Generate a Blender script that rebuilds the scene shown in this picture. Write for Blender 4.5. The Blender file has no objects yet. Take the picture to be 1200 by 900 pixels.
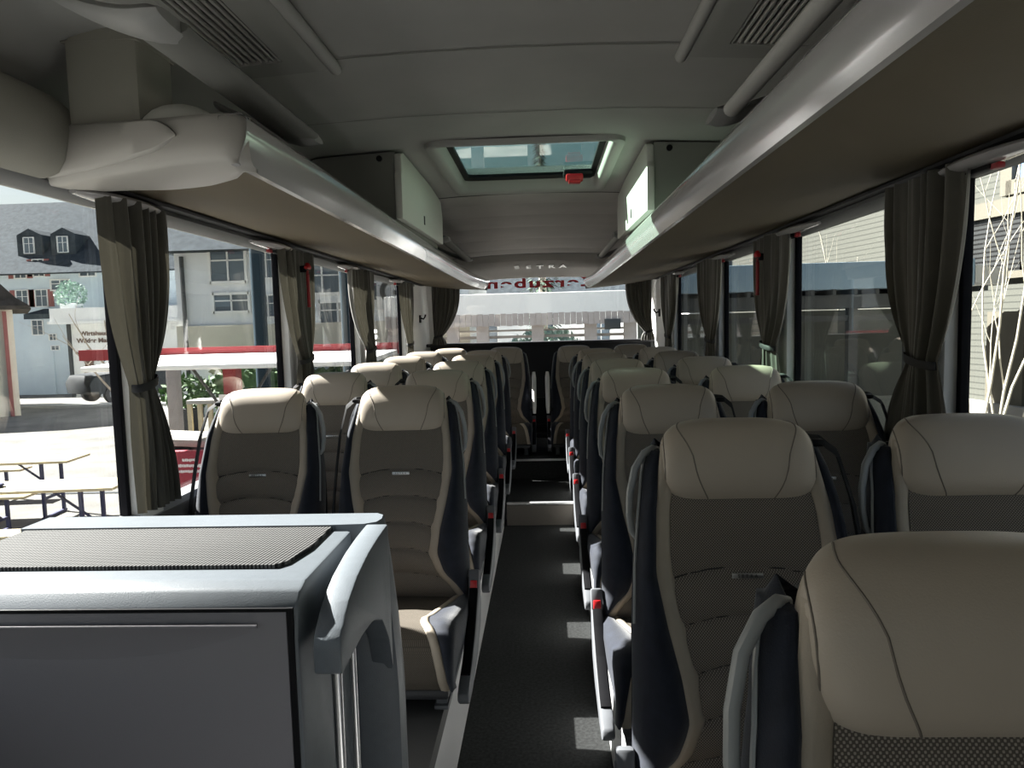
import bpy, bmesh, math, random
import numpy as np
from mathutils import Vector, Matrix
random.seed(7)
C = bpy.context.scene.collection
PI = math.pi

# ------------------------------------------------------------------ materials
def mat(name, col, rough=.6, metal=0., spec=.5, noise=0., nscale=8., bump=0., bscale=60., coat=0., sheen=0.):
    m = bpy.data.materials.new(name); m.use_nodes = True
    nt = m.node_tree; b = nt.nodes['Principled BSDF']
    b.inputs['Base Color'].default_value = (*col, 1)
    b.inputs['Roughness'].default_value = rough
    b.inputs['Metallic'].default_value = metal
    b.inputs['Specular IOR Level'].default_value = spec
    b.inputs['Coat Weight'].default_value = coat
    b.inputs['Coat Roughness'].default_value = .12
    b.inputs['Sheen Weight'].default_value = sheen
    tc = nt.nodes.new('ShaderNodeTexCoord')
    if noise > 0:
        n = nt.nodes.new('ShaderNodeTexNoise'); n.inputs['Scale'].default_value = nscale; n.inputs['Detail'].default_value = 4
        nt.links.new(tc.outputs['Object'], n.inputs['Vector'])
        r = nt.nodes.new('ShaderNodeValToRGB')
        r.color_ramp.elements[0].position = .3; r.color_ramp.elements[1].position = .7
        r.color_ramp.elements[0].color = (*[c*(1-noise) for c in col], 1)
        r.color_ramp.elements[1].color = (*[min(1, c*(1+noise)) for c in col], 1)
        nt.links.new(n.outputs['Fac'], r.inputs['Fac']); nt.links.new(r.outputs['Color'], b.inputs['Base Color'])
    if bump > 0:
        n2 = nt.nodes.new('ShaderNodeTexNoise'); n2.inputs['Scale'].default_value = bscale; n2.inputs['Detail'].default_value = 3
        nt.links.new(tc.outputs['Object'], n2.inputs['Vector'])
        bp = nt.nodes.new('ShaderNodeBump'); bp.inputs['Strength'].default_value = bump; bp.inputs['Distance'].default_value = .002
        nt.links.new(n2.outputs['Fac'], bp.inputs['Height']); nt.links.new(bp.outputs['Normal'], b.inputs['Normal'])
    return m

def nodes_of(m): return m.node_tree.nodes, m.node_tree.links, m.node_tree.nodes['Principled BSDF']

def dotted(name, dark, light, scale, thr, axes=('X','Z'), rough=.85, bumpd=.0006):
    """woven cloth: bright thread dots on a dark ground"""
    m = mat(name, dark, rough, spec=.2); N, L, b = nodes_of(m)
    tc = N.new('ShaderNodeTexCoord'); sp = N.new('ShaderNodeSeparateXYZ'); L.new(tc.outputs['Object'], sp.inputs[0])
    yz = N.new('ShaderNodeMath'); yz.operation = 'SUBTRACT'; L.new(sp.outputs['Y'], yz.inputs[0]); L.new(sp.outputs['Z'], yz.inputs[1])
    s = []
    for a in axes:
        mu = N.new('ShaderNodeMath'); mu.operation = 'MULTIPLY'; mu.inputs[1].default_value = scale; L.new(yz.outputs[0] if a=='Y' else sp.outputs[a], mu.inputs[0])
        si = N.new('ShaderNodeMath'); si.operation = 'SINE'; L.new(mu.outputs[0], si.inputs[0]); s.append(si)
    pr = N.new('ShaderNodeMath'); pr.operation = 'MULTIPLY'; L.new(s[0].outputs[0], pr.inputs[0]); L.new(s[1].outputs[0], pr.inputs[1])
    r = N.new('ShaderNodeMapRange'); r.inputs['From Min'].default_value = thr-.2; r.inputs['From Max'].default_value = thr+.2
    L.new(pr.outputs[0], r.inputs['Value'])
    mx = N.new('ShaderNodeMix'); mx.data_type = 'RGBA'; mx.inputs[6].default_value = (*dark, 1); mx.inputs[7].default_value = (*light, 1)
    L.new(r.outputs[0], mx.inputs[0]); L.new(mx.outputs[2], b.inputs['Base Color'])
    bp = N.new('ShaderNodeBump'); bp.inputs['Strength'].default_value = .5; bp.inputs['Distance'].default_value = bumpd
    L.new(r.outputs[0], bp.inputs['Height']); L.new(bp.outputs['Normal'], b.inputs['Normal'])
    return m

def striped(name, a_, b_, scale, axis='Z', duty=.15, rough=.7):
    """fine horizontal boards or louvres: a thin darker line every board"""
    m = mat(name, a_, .9, spec=.06); N, L, b = nodes_of(m)
    tc = N.new('ShaderNodeTexCoord'); sp = N.new('ShaderNodeSeparateXYZ'); L.new(tc.outputs['Object'], sp.inputs[0])
    mu = N.new('ShaderNodeMath'); mu.operation = 'MULTIPLY'; mu.inputs[1].default_value = scale; L.new(sp.outputs[axis], mu.inputs[0])
    fr = N.new('ShaderNodeMath'); fr.operation = 'FRACT'; L.new(mu.outputs[0], fr.inputs[0])
    lt = N.new('ShaderNodeMath'); lt.operation = 'LESS_THAN'; lt.inputs[1].default_value = duty; L.new(fr.outputs[0], lt.inputs[0])
    mx = N.new('ShaderNodeMix'); mx.data_type = 'RGBA'; mx.inputs[6].default_value = (*a_, 1); mx.inputs[7].default_value = (*b_, 1)
    L.new(lt.outputs[0], mx.inputs[0]); L.new(mx.outputs[2], b.inputs['Base Color'])
    return m

def glass(name, tint, ior=1.5):
    m = bpy.data.materials.new(name); m.use_nodes = True
    N, L = m.node_tree.nodes, m.node_tree.links; N.clear()
    o = N.new('ShaderNodeOutputMaterial'); t = N.new('ShaderNodeBsdfTransparent'); g = N.new('ShaderNodeBsdfGlossy')
    t.inputs['Color'].default_value = (*tint, 1); g.inputs['Roughness'].default_value = .0
    lw = N.new('ShaderNodeLayerWeight'); lw.inputs['Blend'].default_value = .5     # Schlick: the same from either face of the pane
    pw = N.new('ShaderNodeMath'); pw.operation = 'POWER'; pw.inputs[1].default_value = 5.; L.new(lw.outputs['Facing'], pw.inputs[0])
    f0 = ((ior-1)/(ior+1))**2
    f = N.new('ShaderNodeMath'); f.operation = 'MULTIPLY_ADD'; f.inputs[1].default_value = 1-f0; f.inputs[2].default_value = f0; L.new(pw.outputs[0], f.inputs[0])
    x = N.new('ShaderNodeMixShader'); L.new(f.outputs[0], x.inputs[0]); L.new(t.outputs[0], x.inputs[1]); L.new(g.outputs[0], x.inputs[2])
    L.new(x.outputs[0], o.inputs['Surface'])
    return m

M = {}
M['leather'] = mat('beige_leather', (.38,.328,.268), .42, spec=.45, noise=.05, nscale=5, bump=.12, bscale=500)
M['seam'] = mat('seam_thread', (.14,.12,.10), .7)
M['seamdark'] = mat('dark_quilt_seam', (.022,.020,.018), .9)
M['mesh'] = dotted('seat_mesh_cloth', (.085,.074,.062), (.29,.255,.215), 1250, .25)
M['cushion'] = dotted('seat_cushion_cloth', (.060,.051,.041), (.13,.112,.09), 1250, .25, axes=('X','Y'))
M['navy'] = mat('navy_cloth', (.010,.013,.022), .8, spec=.25, noise=.25, nscale=40, bump=.3, bscale=600, sheen=.15)
M['piping'] = mat('beige_piping', (.31,.265,.21), .6, noise=.04, nscale=30, bump=.15, bscale=500)
M['shell'] = mat('dark_shell_plastic', (.02,.021,.024), .5, bump=.1, bscale=300)
M['greyplastic'] = mat('mid_grey_plastic', (.30,.31,.32), .45, noise=.03)
M['silverplastic'] = mat('silver_grey_plastic', (.115,.12,.13), .5, spec=.15)
M['loop'] = mat('grab_loop_plastic', (.27,.28,.28), .4)
M['black'] = mat('black_plastic', (.008,.008,.009), .5, spec=.15)
M['pad'] = mat('matte_black_pad', (.008,.008,.009), .75, spec=.03)
M['blackrubber'] = mat('black_rubber', (.010,.010,.012), .7)
M['belt'] = mat('belt_webbing', (.010,.010,.011), .8)
M['red'] = mat('red_plastic', (.42,.012,.015), .35)
M['darkred'] = mat('dark_red_plastic', (.26,.010,.016), .4)
M['metal'] = mat('brushed_metal', (.62,.62,.62), .3, metal=1.)
M['chrome'] = mat('chrome_steel', (.8,.8,.8), .15, metal=1.)
M['engrave'] = mat('engraved_letter', (.03,.03,.03), .6)
M['rackwhite'] = mat('glossy_rack_plastic', (.34,.33,.33), .16, spec=.6, coat=.6)
M['capwhite'] = mat('satin_cover_plastic', (.34,.325,.30), .45, bump=.08, bscale=500)
M['tan'] = mat('tan_rack_lining', (.10,.078,.043), .75, noise=.06, nscale=3, bump=.25, bscale=400)
M['ceil'] = mat('grey_ceiling_felt', (.39,.385,.365), .9, spec=.15, noise=.05, nscale=4, bump=.35, bscale=500)
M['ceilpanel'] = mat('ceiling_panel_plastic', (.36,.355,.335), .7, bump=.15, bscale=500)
M['rearceil'] = mat('rear_ceiling_cloth', (.45,.43,.405), .85, noise=.06, nscale=4, bump=.3, bscale=300)
M['bracketgrey'] = mat('bracket_plastic', (.20,.20,.195), .5)
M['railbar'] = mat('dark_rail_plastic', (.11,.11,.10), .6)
M['boxdark'] = mat('locker_grey_cover', (.20,.20,.18), .7, bump=.2, bscale=400)
M['boxlight'] = mat('locker_pale_panel', (.50,.50,.46), .55, bump=.08, bscale=400)
M['wallcover'] = mat('wall_cover_cloth', (.28,.27,.235), .8, noise=.04, nscale=6, bump=.25, bscale=400)
M['lowwall'] = mat('lower_wall_lining', (.10,.10,.10), .8, bump=.3, bscale=300)
M['pillar'] = mat('pillar_trim', (.78,.78,.77), .6, bump=.08, bscale=400)
M['seal'] = mat('window_seal', (.005,.005,.008), .8, spec=.2)
M['ventgrey'] = mat('vent_grey', (.28,.28,.26), .6)
M['ventdark'] = mat('vent_cavity', (.012,.012,.012), .8)
M['headtrim'] = mat('window_head_trim', (.12,.122,.122), .5)
M['carpet'] = mat('dark_aisle_carpet', (.020,.021,.021), .95, spec=.1, noise=.35, nscale=90, bump=.8, bscale=500)
M['edge'] = mat('aisle_edge_trim', (.52,.52,.52), .32, metal=.3)
M['plat'] = mat('platform_vinyl', (.05,.05,.05), .8, bump=.2, bscale=300)
M['riser'] = mat('step_riser_vinyl', (.085,.075,.065), .55)
M['cab'] = mat('cabinet_grey_plastic', (.115,.13,.145), .42, spec=.5, noise=.04, nscale=60, bump=.22, bscale=500)
M['drawer'] = mat('drawer_front_plastic', (.21,.20,.215), .5, spec=.45, bump=.15, bscale=600)
M['mat'] = None
M['curtain'] = None
M['winglass'] = glass('side_window_glass', (.82,.832,.83), 1.5)
M['rearglass'] = glass('rear_window_glass', (.93,.94,.94), 1.45)
M['hatchglass'] = glass('hatch_green_glass', (.56,.68,.61), 1.5)
# exterior
M['pave'] = mat('square_paving', (.15,.147,.138), .9, spec=.05, noise=.22, nscale=1.6, bump=.3, bscale=15)
M['kerb'] = mat('kerb_stone', (.30,.30,.285), .9, noise=.05)
M['plaster'] = mat('white_plaster', (.70,.72,.72), .9, noise=.05, nscale=1.5)
M['bluewall'] = mat('blue_white_plaster', (.55,.63,.68), .9, noise=.05, nscale=1.5)
M['beigewall'] = mat('beige_plaster', (.62,.58,.48), .9, noise=.06, nscale=1.5)
M['roof'] = mat('slate_roof', (.05,.06,.068), .9, spec=.04, noise=.25, nscale=5, bump=.6, bscale=12)
M['roofbrown'] = mat('brown_tile_roof', (.07,.06,.05), .9, spec=.04, noise=.3, nscale=6, bump=.6, bscale=14)
M['pane'] = mat('house_pane', (.10,.13,.16), .08, spec=.8)
M['bluepane'] = mat('blue_house_pane', (.12,.20,.36), .08, spec=.8)
M['frame'] = mat('window_frame_white', (.75,.75,.72), .6)
M['cream'] = mat('cream_window_trim', (.09,.081,.058), .7)
M['shutter'] = mat('red_brown_shutter', (.26,.09,.08), .7)
M['siding'] = striped('grey_green_siding', (.085,.087,.076), (.05,.052,.046), 9, 'Z', .2)
M['louvre'] = striped('dark_louvre', (.035,.037,.037), (.010,.010,.010), 12, 'Z', .4)
M['canopyblue'] = mat('canopy_blue_fascia', (.20,.29,.36), .6)
M['canopygrey'] = mat('canopy_grey_metal', (.45,.46,.46), .5)
M['darkmetal'] = mat('dark_metal', (.035,.04,.042), .5)
M['shelterpanel'] = mat('shelter_grey_panel', (.09,.10,.09), .5, spec=.4)
M['bark'] = mat('pale_birch_bark', (.42,.39,.31), .8, noise=.15, nscale=10)
M['greybark'] = mat('grey_twig_bark', (.42,.37,.30), .8, noise=.2, nscale=10)
M['signred'] = mat('sign_red_board', (.30,.022,.04), .55)
M['stallred'] = mat('stall_red_beam', (.24,.02,.025), .55)
M['white'] = mat('white_paint', (.8,.8,.79), .6)
M['wood'] = mat('pale_table_wood', (.50,.43,.29), .7, spec=.1, noise=.1, nscale=6)
M['tableleg'] = mat('table_leg_steel', (.03,.035,.09), .5)
M['leaf'] = mat('plant_leaf', (.05,.11,.03), .7, noise=.4, nscale=12)
M['conifer'] = mat('conifer_needles', (.03,.06,.035), .8, noise=.4, nscale=6)
M['bush'] = mat('pale_green_bush', (.25,.36,.30), .8, noise=.3, nscale=5)
M['pot'] = mat('dark_pot', (.03,.035,.04), .6)
M['concrete'] = mat('concrete_grey', (.33,.32,.29), .9, noise=.12, nscale=3)
M['carpaint'] = mat('dark_car_paint', (.014,.017,.02), .5, spec=.1)
M['poststeel'] = mat('blue_grey_post', (.028,.045,.058), .8, spec=.05)
M['brownlet'] = mat('brown_wall_lettering', (.16,.11,.09), .8)
M['redlet'] = mat('red_window_lettering', (.50,.02,.03), .5)
M['whitelet'] = mat('white_lettering', (.8,.78,.76), .6)
M['greypost'] = mat('weathered_post', (.34,.31,.29), .9, noise=.1, nscale=5)
M['rearwhite'] = mat('white_awning_cloth', (.82,.82,.80), .8)
M['awninggrey'] = mat('grey_awning_fringe', (.42,.38,.36), .9, noise=.1, nscale=5)

# ribbed rubber mat on the cabinet
def rubber_mat():
    m = mat('ribbed_mat', (.1,.1,.1), .85, spec=.2); N, L, b = nodes_of(m)
    tc = N.new('ShaderNodeTexCoord'); mp = N.new('ShaderNodeMapping'); mp.inputs['Rotation'].default_value = (0,0,math.radians(8))
    L.new(tc.outputs['Object'], mp.inputs[0]); sp = N.new('ShaderNodeSeparateXYZ'); L.new(mp.outputs[0], sp.inputs[0])
    def sine(ax, sc):
        mu = N.new('ShaderNodeMath'); mu.operation='MULTIPLY'; mu.inputs[1].default_value=sc; L.new(sp.outputs[ax], mu.inputs[0])
        s = N.new('ShaderNodeMath'); s.operation='SINE'; L.new(mu.outputs[0], s.inputs[0]); return s
    s1 = sine('X', 900); s2 = sine('Y', 420)
    ab = N.new('ShaderNodeMath'); ab.operation='MULTIPLY'; ab.inputs[1].default_value=.35; L.new(s2.outputs[0], ab.inputs[0])
    ad = N.new('ShaderNodeMath'); ad.operation='ADD'; L.new(s1.outputs[0], ad.inputs[0]); L.new(ab.outputs[0], ad.inputs[1])
    r = N.new('ShaderNodeMapRange'); r.inputs['From Min'].default_value=-.5; r.inputs['From Max'].default_value=.5; L.new(ad.outputs[0], r.inputs['Value'])
    mx = N.new('ShaderNodeMix'); mx.data_type='RGBA'; mx.inputs[6].default_value=(.012,.012,.012,1); mx.inputs[7].default_value=(.105,.105,.103,1)
    L.new(r.outputs[0], mx.inputs[0]); L.new(mx.outputs[2], b.inputs['Base Color'])
    bp = N.new('ShaderNodeBump'); bp.inputs['Strength'].default_value=.8; bp.inputs['Distance'].default_value=.002
    L.new(r.outputs[0], bp.inputs['Height']); L.new(bp.outputs['Normal'], b.inputs['Normal'])
    return m
M['mat'] = rubber_mat()
def curtain_mat():
    m = mat('grey_brown_curtain', (.055,.052,.042), .5, spec=.35, noise=.08, nscale=30, bump=.2, bscale=500, sheen=.35)
    N, L, b = nodes_of(m); o = N['Material Output']
    t = N.new('ShaderNodeBsdfTranslucent'); t.inputs['Color'].default_value = (.06,.055,.04,1)
    x = N.new('ShaderNodeMixShader'); x.inputs[0].default_value = .12
    L.new(b.outputs[0], x.inputs[1]); L.new(t.outputs[0], x.inputs[2]); L.new(x.outputs[0], o.inputs['Surface'])
    return m
M['curtain'] = curtain_mat()

# ------------------------------------------------------------------ builders
def link(name, verts, faces, material, parent=None, smooth=True, loc=None, autos=40):
    me = bpy.data.meshes.new(name); me.from_pydata([tuple(v) for v in verts], [], faces); me.validate()
    bm = bmesh.new(); bm.from_mesh(me); bmesh.ops.recalc_face_normals(bm, faces=bm.faces); bm.to_mesh(me); bm.free()
    me.materials.append(material)
    if smooth:
        me.polygons.foreach_set('use_smooth', [True]*len(me.polygons))
        if autos: me.set_sharp_from_angle(angle=math.radians(autos))
    o = bpy.data.objects.new(name, me); C.objects.link(o)
    if parent is not None: o.parent = parent
    if loc: o.location = loc
    return o

def empty(name, loc, rz=0.):
    o = bpy.data.objects.new(name, None); o.empty_display_size = .1; C.objects.link(o)
    o.location = loc; o.rotation_euler = (0,0,rz); return o

def tag(o, label=None, cat=None, group=None, kind=None):
    if label: o['label'] = label
    if cat: o['category'] = cat
    if group: o['group'] = group
    if kind: o['kind'] = kind
    return o

class MB:
    def __init__(s): s.v=[]; s.f=[]
    def add(s, vs, fs):
        n=len(s.v); s.v += [tuple(v) for v in vs]; s.f += [tuple(i+n for i in f) for f in fs]; return s
    def box(s, c, d, bev=0., rot=None, seg=2):
        bm = bmesh.new(); bmesh.ops.create_cube(bm, size=1.)
        for v in bm.verts: v.co = Vector((v.co.x*d[0], v.co.y*d[1], v.co.z*d[2]))
        if bev>0: bmesh.ops.bevel(bm, geom=list(bm.edges), offset=bev, segments=seg, profile=.5, affect='EDGES')
        Mx = Matrix.Translation(c)
        if rot is not None: Mx = Mx @ rot.to_4x4()
        bm.verts.index_update()
        s.add([Mx @ v.co for v in bm.verts], [[v.index for v in f.verts] for f in bm.faces]); bm.free(); return s
    def grid(s, rows, closed=False, capends=False):
        n=len(rows[0]); vs=[p for r in rows for p in r]; fs=[]
        for i in range(len(rows)-1):
            for j in range(n if closed else n-1):
                a=i*n+j; b=i*n+(j+1)%n; fs.append((a,b,b+n,a+n))
        if capends: fs.append(tuple(range(n))[::-1]); fs.append(tuple((len(rows)-1)*n+k for k in range(n)))
        return s.add(vs,fs)
    def tube(s, pts, r, k=10, cap=True, flat=1.):
        pts=[Vector(p) for p in pts]; rs=r if isinstance(r,(list,tuple)) else [r]*len(pts); rows=[]
        up=None
        for i,p in enumerate(pts):
            t=(pts[min(i+1,len(pts)-1)]-pts[max(i-1,0)]).normalized()
            if up is None:
                up=Vector((0,0,1)) if abs(t.z)<.9 else Vector((0,1,0))
            a=t.cross(up).normalized(); b=a.cross(t).normalized(); up=b
            rows.append([p+a*math.cos(2*PI*q/k)*rs[i]+b*math.sin(2*PI*q/k)*rs[i]*flat for q in range(k)])
        return s.grid(rows, closed=True, capends=cap)
    def prism(s, poly, lo, hi, plane='xz', bev=0.):
        """extrude a 2-D outline along the axis the plane lacks"""
        def mk(p,h):
            return {'xz':(p[0],h,p[1]), 'yz':(h,p[0],p[1]), 'xy':(p[0],p[1],h)}[plane]
        n=len(poly)
        if bev<=0:
            vs=[mk(p,lo) for p in poly]+[mk(p,hi) for p in poly]
            fs=[tuple(range(n))[::-1], tuple(range(n,2*n))]+[(i,(i+1)%n,n+(i+1)%n,n+i) for i in range(n)]
            return s.add(vs,fs)
        bm=bmesh.new(); b0=[bm.verts.new(mk(p,lo)) for p in poly]; f=bm.faces.new(b0)
        r=bmesh.ops.extrude_face_region(bm, geom=[f]); d={'xz':(0,hi-lo,0),'yz':(hi-lo,0,0),'xy':(0,0,hi-lo)}[plane]
        bmesh.ops.translate(bm, vec=d, verts=[g for g in r['geom'] if isinstance(g,bmesh.types.BMVert)])
        bmesh.ops.bevel(bm, geom=list(bm.edges), offset=bev, segments=2, profile=.5, affect='EDGES')
        bm.verts.index_update()
        s.add([v.co for v in bm.verts], [[v.index for v in f.verts] for f in bm.faces]); bm.free(); return s
    def build(s, name, material, parent=None, smooth=True, loc=None, autos=40, mirror=False):
        v = [(-p[0],p[1],p[2]) for p in s.v] if mirror else s.v
        return link(name, v, s.f, material, parent, smooth, loc, autos)

def text_mesh(name, body, size, material, parent=None, mtx=None, extrude=.0005, align='CENTER', spacing=1., bold=0.):
    cu = bpy.data.curves.new(name, 'FONT'); cu.body=body; cu.size=size; cu.align_x=align; cu.align_y='CENTER'; cu.extrude=extrude
    cu.space_character=spacing; cu.offset=bold
    t = bpy.data.objects.new(name+'_tmp', cu); C.objects.link(t)
    dg = bpy.context.evaluated_depsgraph_get(); dg.update()
    me = bpy.data.meshes.new_from_object(t.evaluated_get(dg)); bpy.data.objects.remove(t); me.name=name
    if mtx is not None: me.transform(mtx)
    me.materials.clear(); me.materials.append(material)
    o = bpy.data.objects.new(name, me); C.objects.link(o)
    if parent is not None: o.parent=parent
    return o
FRONT = Matrix.Rotation(PI/2, 4, 'X')      # text that faces -y (toward the camera)

def copy_tree(o, parent=None):
    c=o.copy(); C.objects.link(c)
    if parent is not None: c.parent=parent
    for ch in list(o.children): copy_tree(ch, c)
    return c

def sm(xs, ys, w=.05):
    xs=np.array(xs,float); ys=np.array(ys,float)
    if xs[0]>xs[-1]: xs,ys=xs[::-1],ys[::-1]
    n=400; L=xs[-1]-xs[0]; g=np.linspace(xs[0]-L*.2, xs[-1]+L*.2, int(n*1.4))
    e=np.interp(g,xs,ys); 
    s0=(ys[1]-ys[0])/(xs[1]-xs[0]); s1=(ys[-1]-ys[-2])/(xs[-1]-xs[-2])
    e=np.where(g<xs[0], ys[0]+s0*(g-xs[0]), e); e=np.where(g>xs[-1], ys[-1]+s1*(g-xs[-1]), e)
    k=max(3,int(n*w)); ker=np.hanning(k+2); ker/=ker.sum()
    pad=np.pad(e,(k,k),mode='edge'); r=np.convolve(pad,ker,mode='same')[k:-k]
    return lambda x: float(np.interp(x,g,r))

# ------------------------------------------------------------------ the bus shell
XL, XR, YR = -1.17, 1.07, 6.85       # inner wall faces, rear wall
GL, GR = -1.215, 1.115               # side glass planes
CX = -.07
PLAT = .30
def S(name, mb, m, smooth=True): return tag(mb.build(name, m, smooth=smooth), kind='structure')

# aisle floor, platforms, step, rear floor
f=MB().box((-.05,2.2,-.03),(.56,6.6,.06)); S('floor', f, M['carpet'])
p=MB().box(((XL-.30)/2-.02,2.8,.13),(abs(XL)-.30+.04,8.4,.335)); 
S('floor_left_platform', p, M['plat'])
p=MB().box(((XR+.20)/2+.02,2.8,.13),(XR-.20+.04,8.4,.335)); S('floor_right_platform', p, M['plat'])
e=MB().prism([(-.312,.250),(-.300,.247),(-.297,.235),(-.300,.02),(-.298,0),(-.32,0),(-.32,.25)],.2,5.42,'xz'); S('trim_1', e, M['edge'])
e=MB().prism([(.205,.250),(.195,.247),(.190,.235),(.182,.02),(.180,0),(.21,0),(.21,.25)],.2,5.42,'xz'); S('trim_2', e, M['edge'])
st=MB().box((-.052,5.05,.076),(.47,.76,.152)); S('floor_step', st, M['carpet'])
st=MB().box((-.052,4.668,.07),(.455,.012,.138)); S('trim_3', st, M['riser'])
st=MB().box((-.052,4.67,.150),(.455,.03,.014),.005); S('trim_4', st, M['edge'])
st=MB().box((-.052,6.1,.15),(.50,1.36,.30)); S('floor_rear', st, M['carpet'])
st=MB().box((-.052,5.425,.298),(.455,.03,.014),.005); S('trim_5', st, M['edge'])
# rear wall below the window and the low panel between the rear seats
w=MB().box((CX+.02,YR+.03,.59),(2.36,.08,1.18)); w.box((CX+.02,YR-.04,1.165),(2.3,.1,.03),.01); S('wall_rear', w, M['blackrubber'])
w=MB().box((-.03,6.62,.48),(.30,.05,.36),.012); w.box((-.03,6.60,.40),(.26,.03,.02),.004); w.box((-.03,6.55,.32),(.3,.16,.04),.008); S('trim_6', w, M['black'])

# side walls: low lining, sill ledge
for side,x,nm in ((-1,XL,'left'),(1,XR,'right')):
    w=MB().prism([(x,-.05),(x+side*.07,-.05),(x+side*.07,.80),(x+side*.02,.815),(x,.805),(x,.7),(x,.62),(x,.55)],-1.2,YR,'xz')
    S('wall_'+nm, w, M['lowwall'])
    e=MB().prism([(x+side*.004,.805),(x+side*.05,.815),(x+side*.05,.835),(x+side*.004,.83)],-1.2,5.95,'xz'); S('trim_sill_'+nm, e, M['greyplastic'])
    # wall band above the windows (behind rack), pale head trim, black gap
    w=MB().prism([(x+side*.045,1.70),(x+side*.075,1.70),(x+side*.09,2.2),(x+side*.06,2.2)],-1.2,YR,'xz'); S('wall_upper_'+nm, w, M['wallcover'])
    e=MB().prism([(x+side*.05,1.695),(x-side*.005,1.70),(x-side*.02,1.712),(x-side*.015,1.727),(x+side*.05,1.735)],-1.2,6.6,'xz'); S('trim_head_'+nm, e, M['headtrim'])
    e=MB().prism([(x+side*.05,1.725),(x-side*.055,1.725),(x-side*.06,1.732),(x+side*.05,1.75)],-1.2,6.6,'xz'); S('trim_gap_'+nm, e, M['blackrubber'])

# pillars between the side windows
pl = {-1:[.45,1.93,3.17,4.41,5.88], 1:[.42,1.925,3.16,4.38,5.88]}
tn=10
for side,gx,x in ((-1,GL,XL),(1,GR,XR)):
    for y in pl[side]:
        e=MB().prism([(x-side*.004,y+.018),(gx,y+.018),(gx,y+.125),(x-side*.004,y+.125),(x-side*.014,y+.11),(x-side*.014,y+.030)],.82,1.70,'xy'); S('trim_%d'%tn, e, M['pillar']); tn+=1
        e=MB().box((gx-side*.006,y+.006,1.26),(.026,.020,.90),.004); S('trim_%d'%tn, e, M['seal']); tn+=1
        e=MB().box((gx-side*.005,y+.128,1.26),(.03,.028,.90),.004); S('trim_%d'%tn, e, M['seal']); tn+=1
# rear corner panels (pale) after the last side windows
for side,gx,x in ((-1,GL,XL),(1,GR,XR)):
    e=MB().prism([(gx,6.28),(x,6.28),(x-side*.02,6.33),(x-side*.03,6.75),(x-side*.06,6.85),(gx,6.9)],.78,1.75,'xy'); S('trim_%d'%tn, e, M['pillar']); tn+=1
# side glass
k=1
for side,gx in ((-1,GL),(1,GR)):
    ys=pl[side]+[6.16]
    for a,b in zip(ys,ys[1:]):
        g=MB().box((gx+side*.004,(a+b)/2+.065,1.255),(.006,b-a-.135 if b<6.1 else b-a-.02,.90)); S('window_%d'%k, g, M['winglass'], smooth=False); k+=1
# rear glass with header
g=MB().prism([(6.89,1.17),(6.896,1.17),(6.846,1.81),(6.84,1.81)],-1.09,1.0,'yz'); S('window_%d'%k, g, M['rearglass'], smooth=False); k+=1
for side,xx in ((-1,-1.11),(1,1.02)):
    e=MB().prism([(6.86,1.16),(6.91,1.16),(6.86,1.82),(6.80,1.82)],xx-.04,xx+.04,'yz'); S('trim_%d'%tn, e, M['pillar']); tn+=1

# ceiling: one curved skin with an opening for the hatch
def ceil_z(w, y):
    base=np.interp(w,[0,.2,.4,.6,.8,.92,1.02,1.08,1.13,1.16],[2.062,2.06,2.054,2.042,2.03,2.015,1.985,1.93,1.84,1.76])
    drop=np.interp(y,[-1.2,2.4,2.5,4.0,4.6,5.2,5.8,6.2,6.5,6.85],[0,0,-.008,-.008,.005,.015,.035,.06,.085,.11])
    return float(base-drop)
HX0,HX1,HY0,HY1 = -.405,.285,2.83,3.80
def skin(y0,y1,ny,yb=()):
    xs=sorted(set([round(CX+t,3) for t in np.linspace(-1.15,1.15,47)]+[HX0,HX1]))
    ys=sorted(set([round(t,3) for t in np.linspace(y0,y1,ny)]+list(yb)))
    mb=MB(); idx={}
    for i,y in enumerate(ys):
        for j,x in enumerate(xs):
            idx[i,j]=len(mb.v); mb.v.append((x,y,ceil_z(abs(x-CX),y)))
    for i in range(len(ys)-1):
        for j in range(len(xs)-1):
            cx,cy=(xs[j]+xs[j+1])/2,(ys[i]+ys[i+1])/2
            if HX0<cx<HX1 and HY0<cy<HY1: continue
            mb.f.append((idx[i,j],idx[i,j+1],idx[i+1,j+1],idx[i+1,j]))
    return mb
S('ceiling', skin(-1.2,3.98,40,(HY0,HY1)), M['ceil'])
# rear ceiling: transverse padded bands
rows=[]; ys=[3.98,4.26,4.65,5.15,5.7,6.2,6.42]
mb=MB()
for a,b in zip(ys,ys[1:]):
    rows=[]
    for t in np.linspace(0,1,9):
        y=a+(b-a)*t
        rows.append([(CX+w, y, ceil_z(abs(w),y)-.012*math.sin(PI*t)**.6-.004) for w in np.linspace(-1.1,1.1,45)])
    mb.grid(rows)
S('ceiling_rear', mb, M['rearceil'])
mb=MB().grid([[(CX+w,y,ceil_z(abs(w),y)+.002) for w in np.linspace(-1.15,1.15,45)] for y in np.linspace(3.95,6.9,12)]); S('ceiling_backing', mb, M['ventdark'])
# roof outer skin that keeps the sun out
mb=MB()
for a,b,c_,d in ((-1.3,1.2,-1.25,2.8),(-1.3,1.2,3.82,6.95)): mb.box(((a+b)/2,(c_+d)/2,2.16),(b-a,d-c_,.03))
for a,b in ((-1.3,-.43),(.31,1.2)): mb.box(((a+b)/2,3.31,2.16),(b-a,1.1,.03))
S('ceiling_outer', mb, M['white'])
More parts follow.
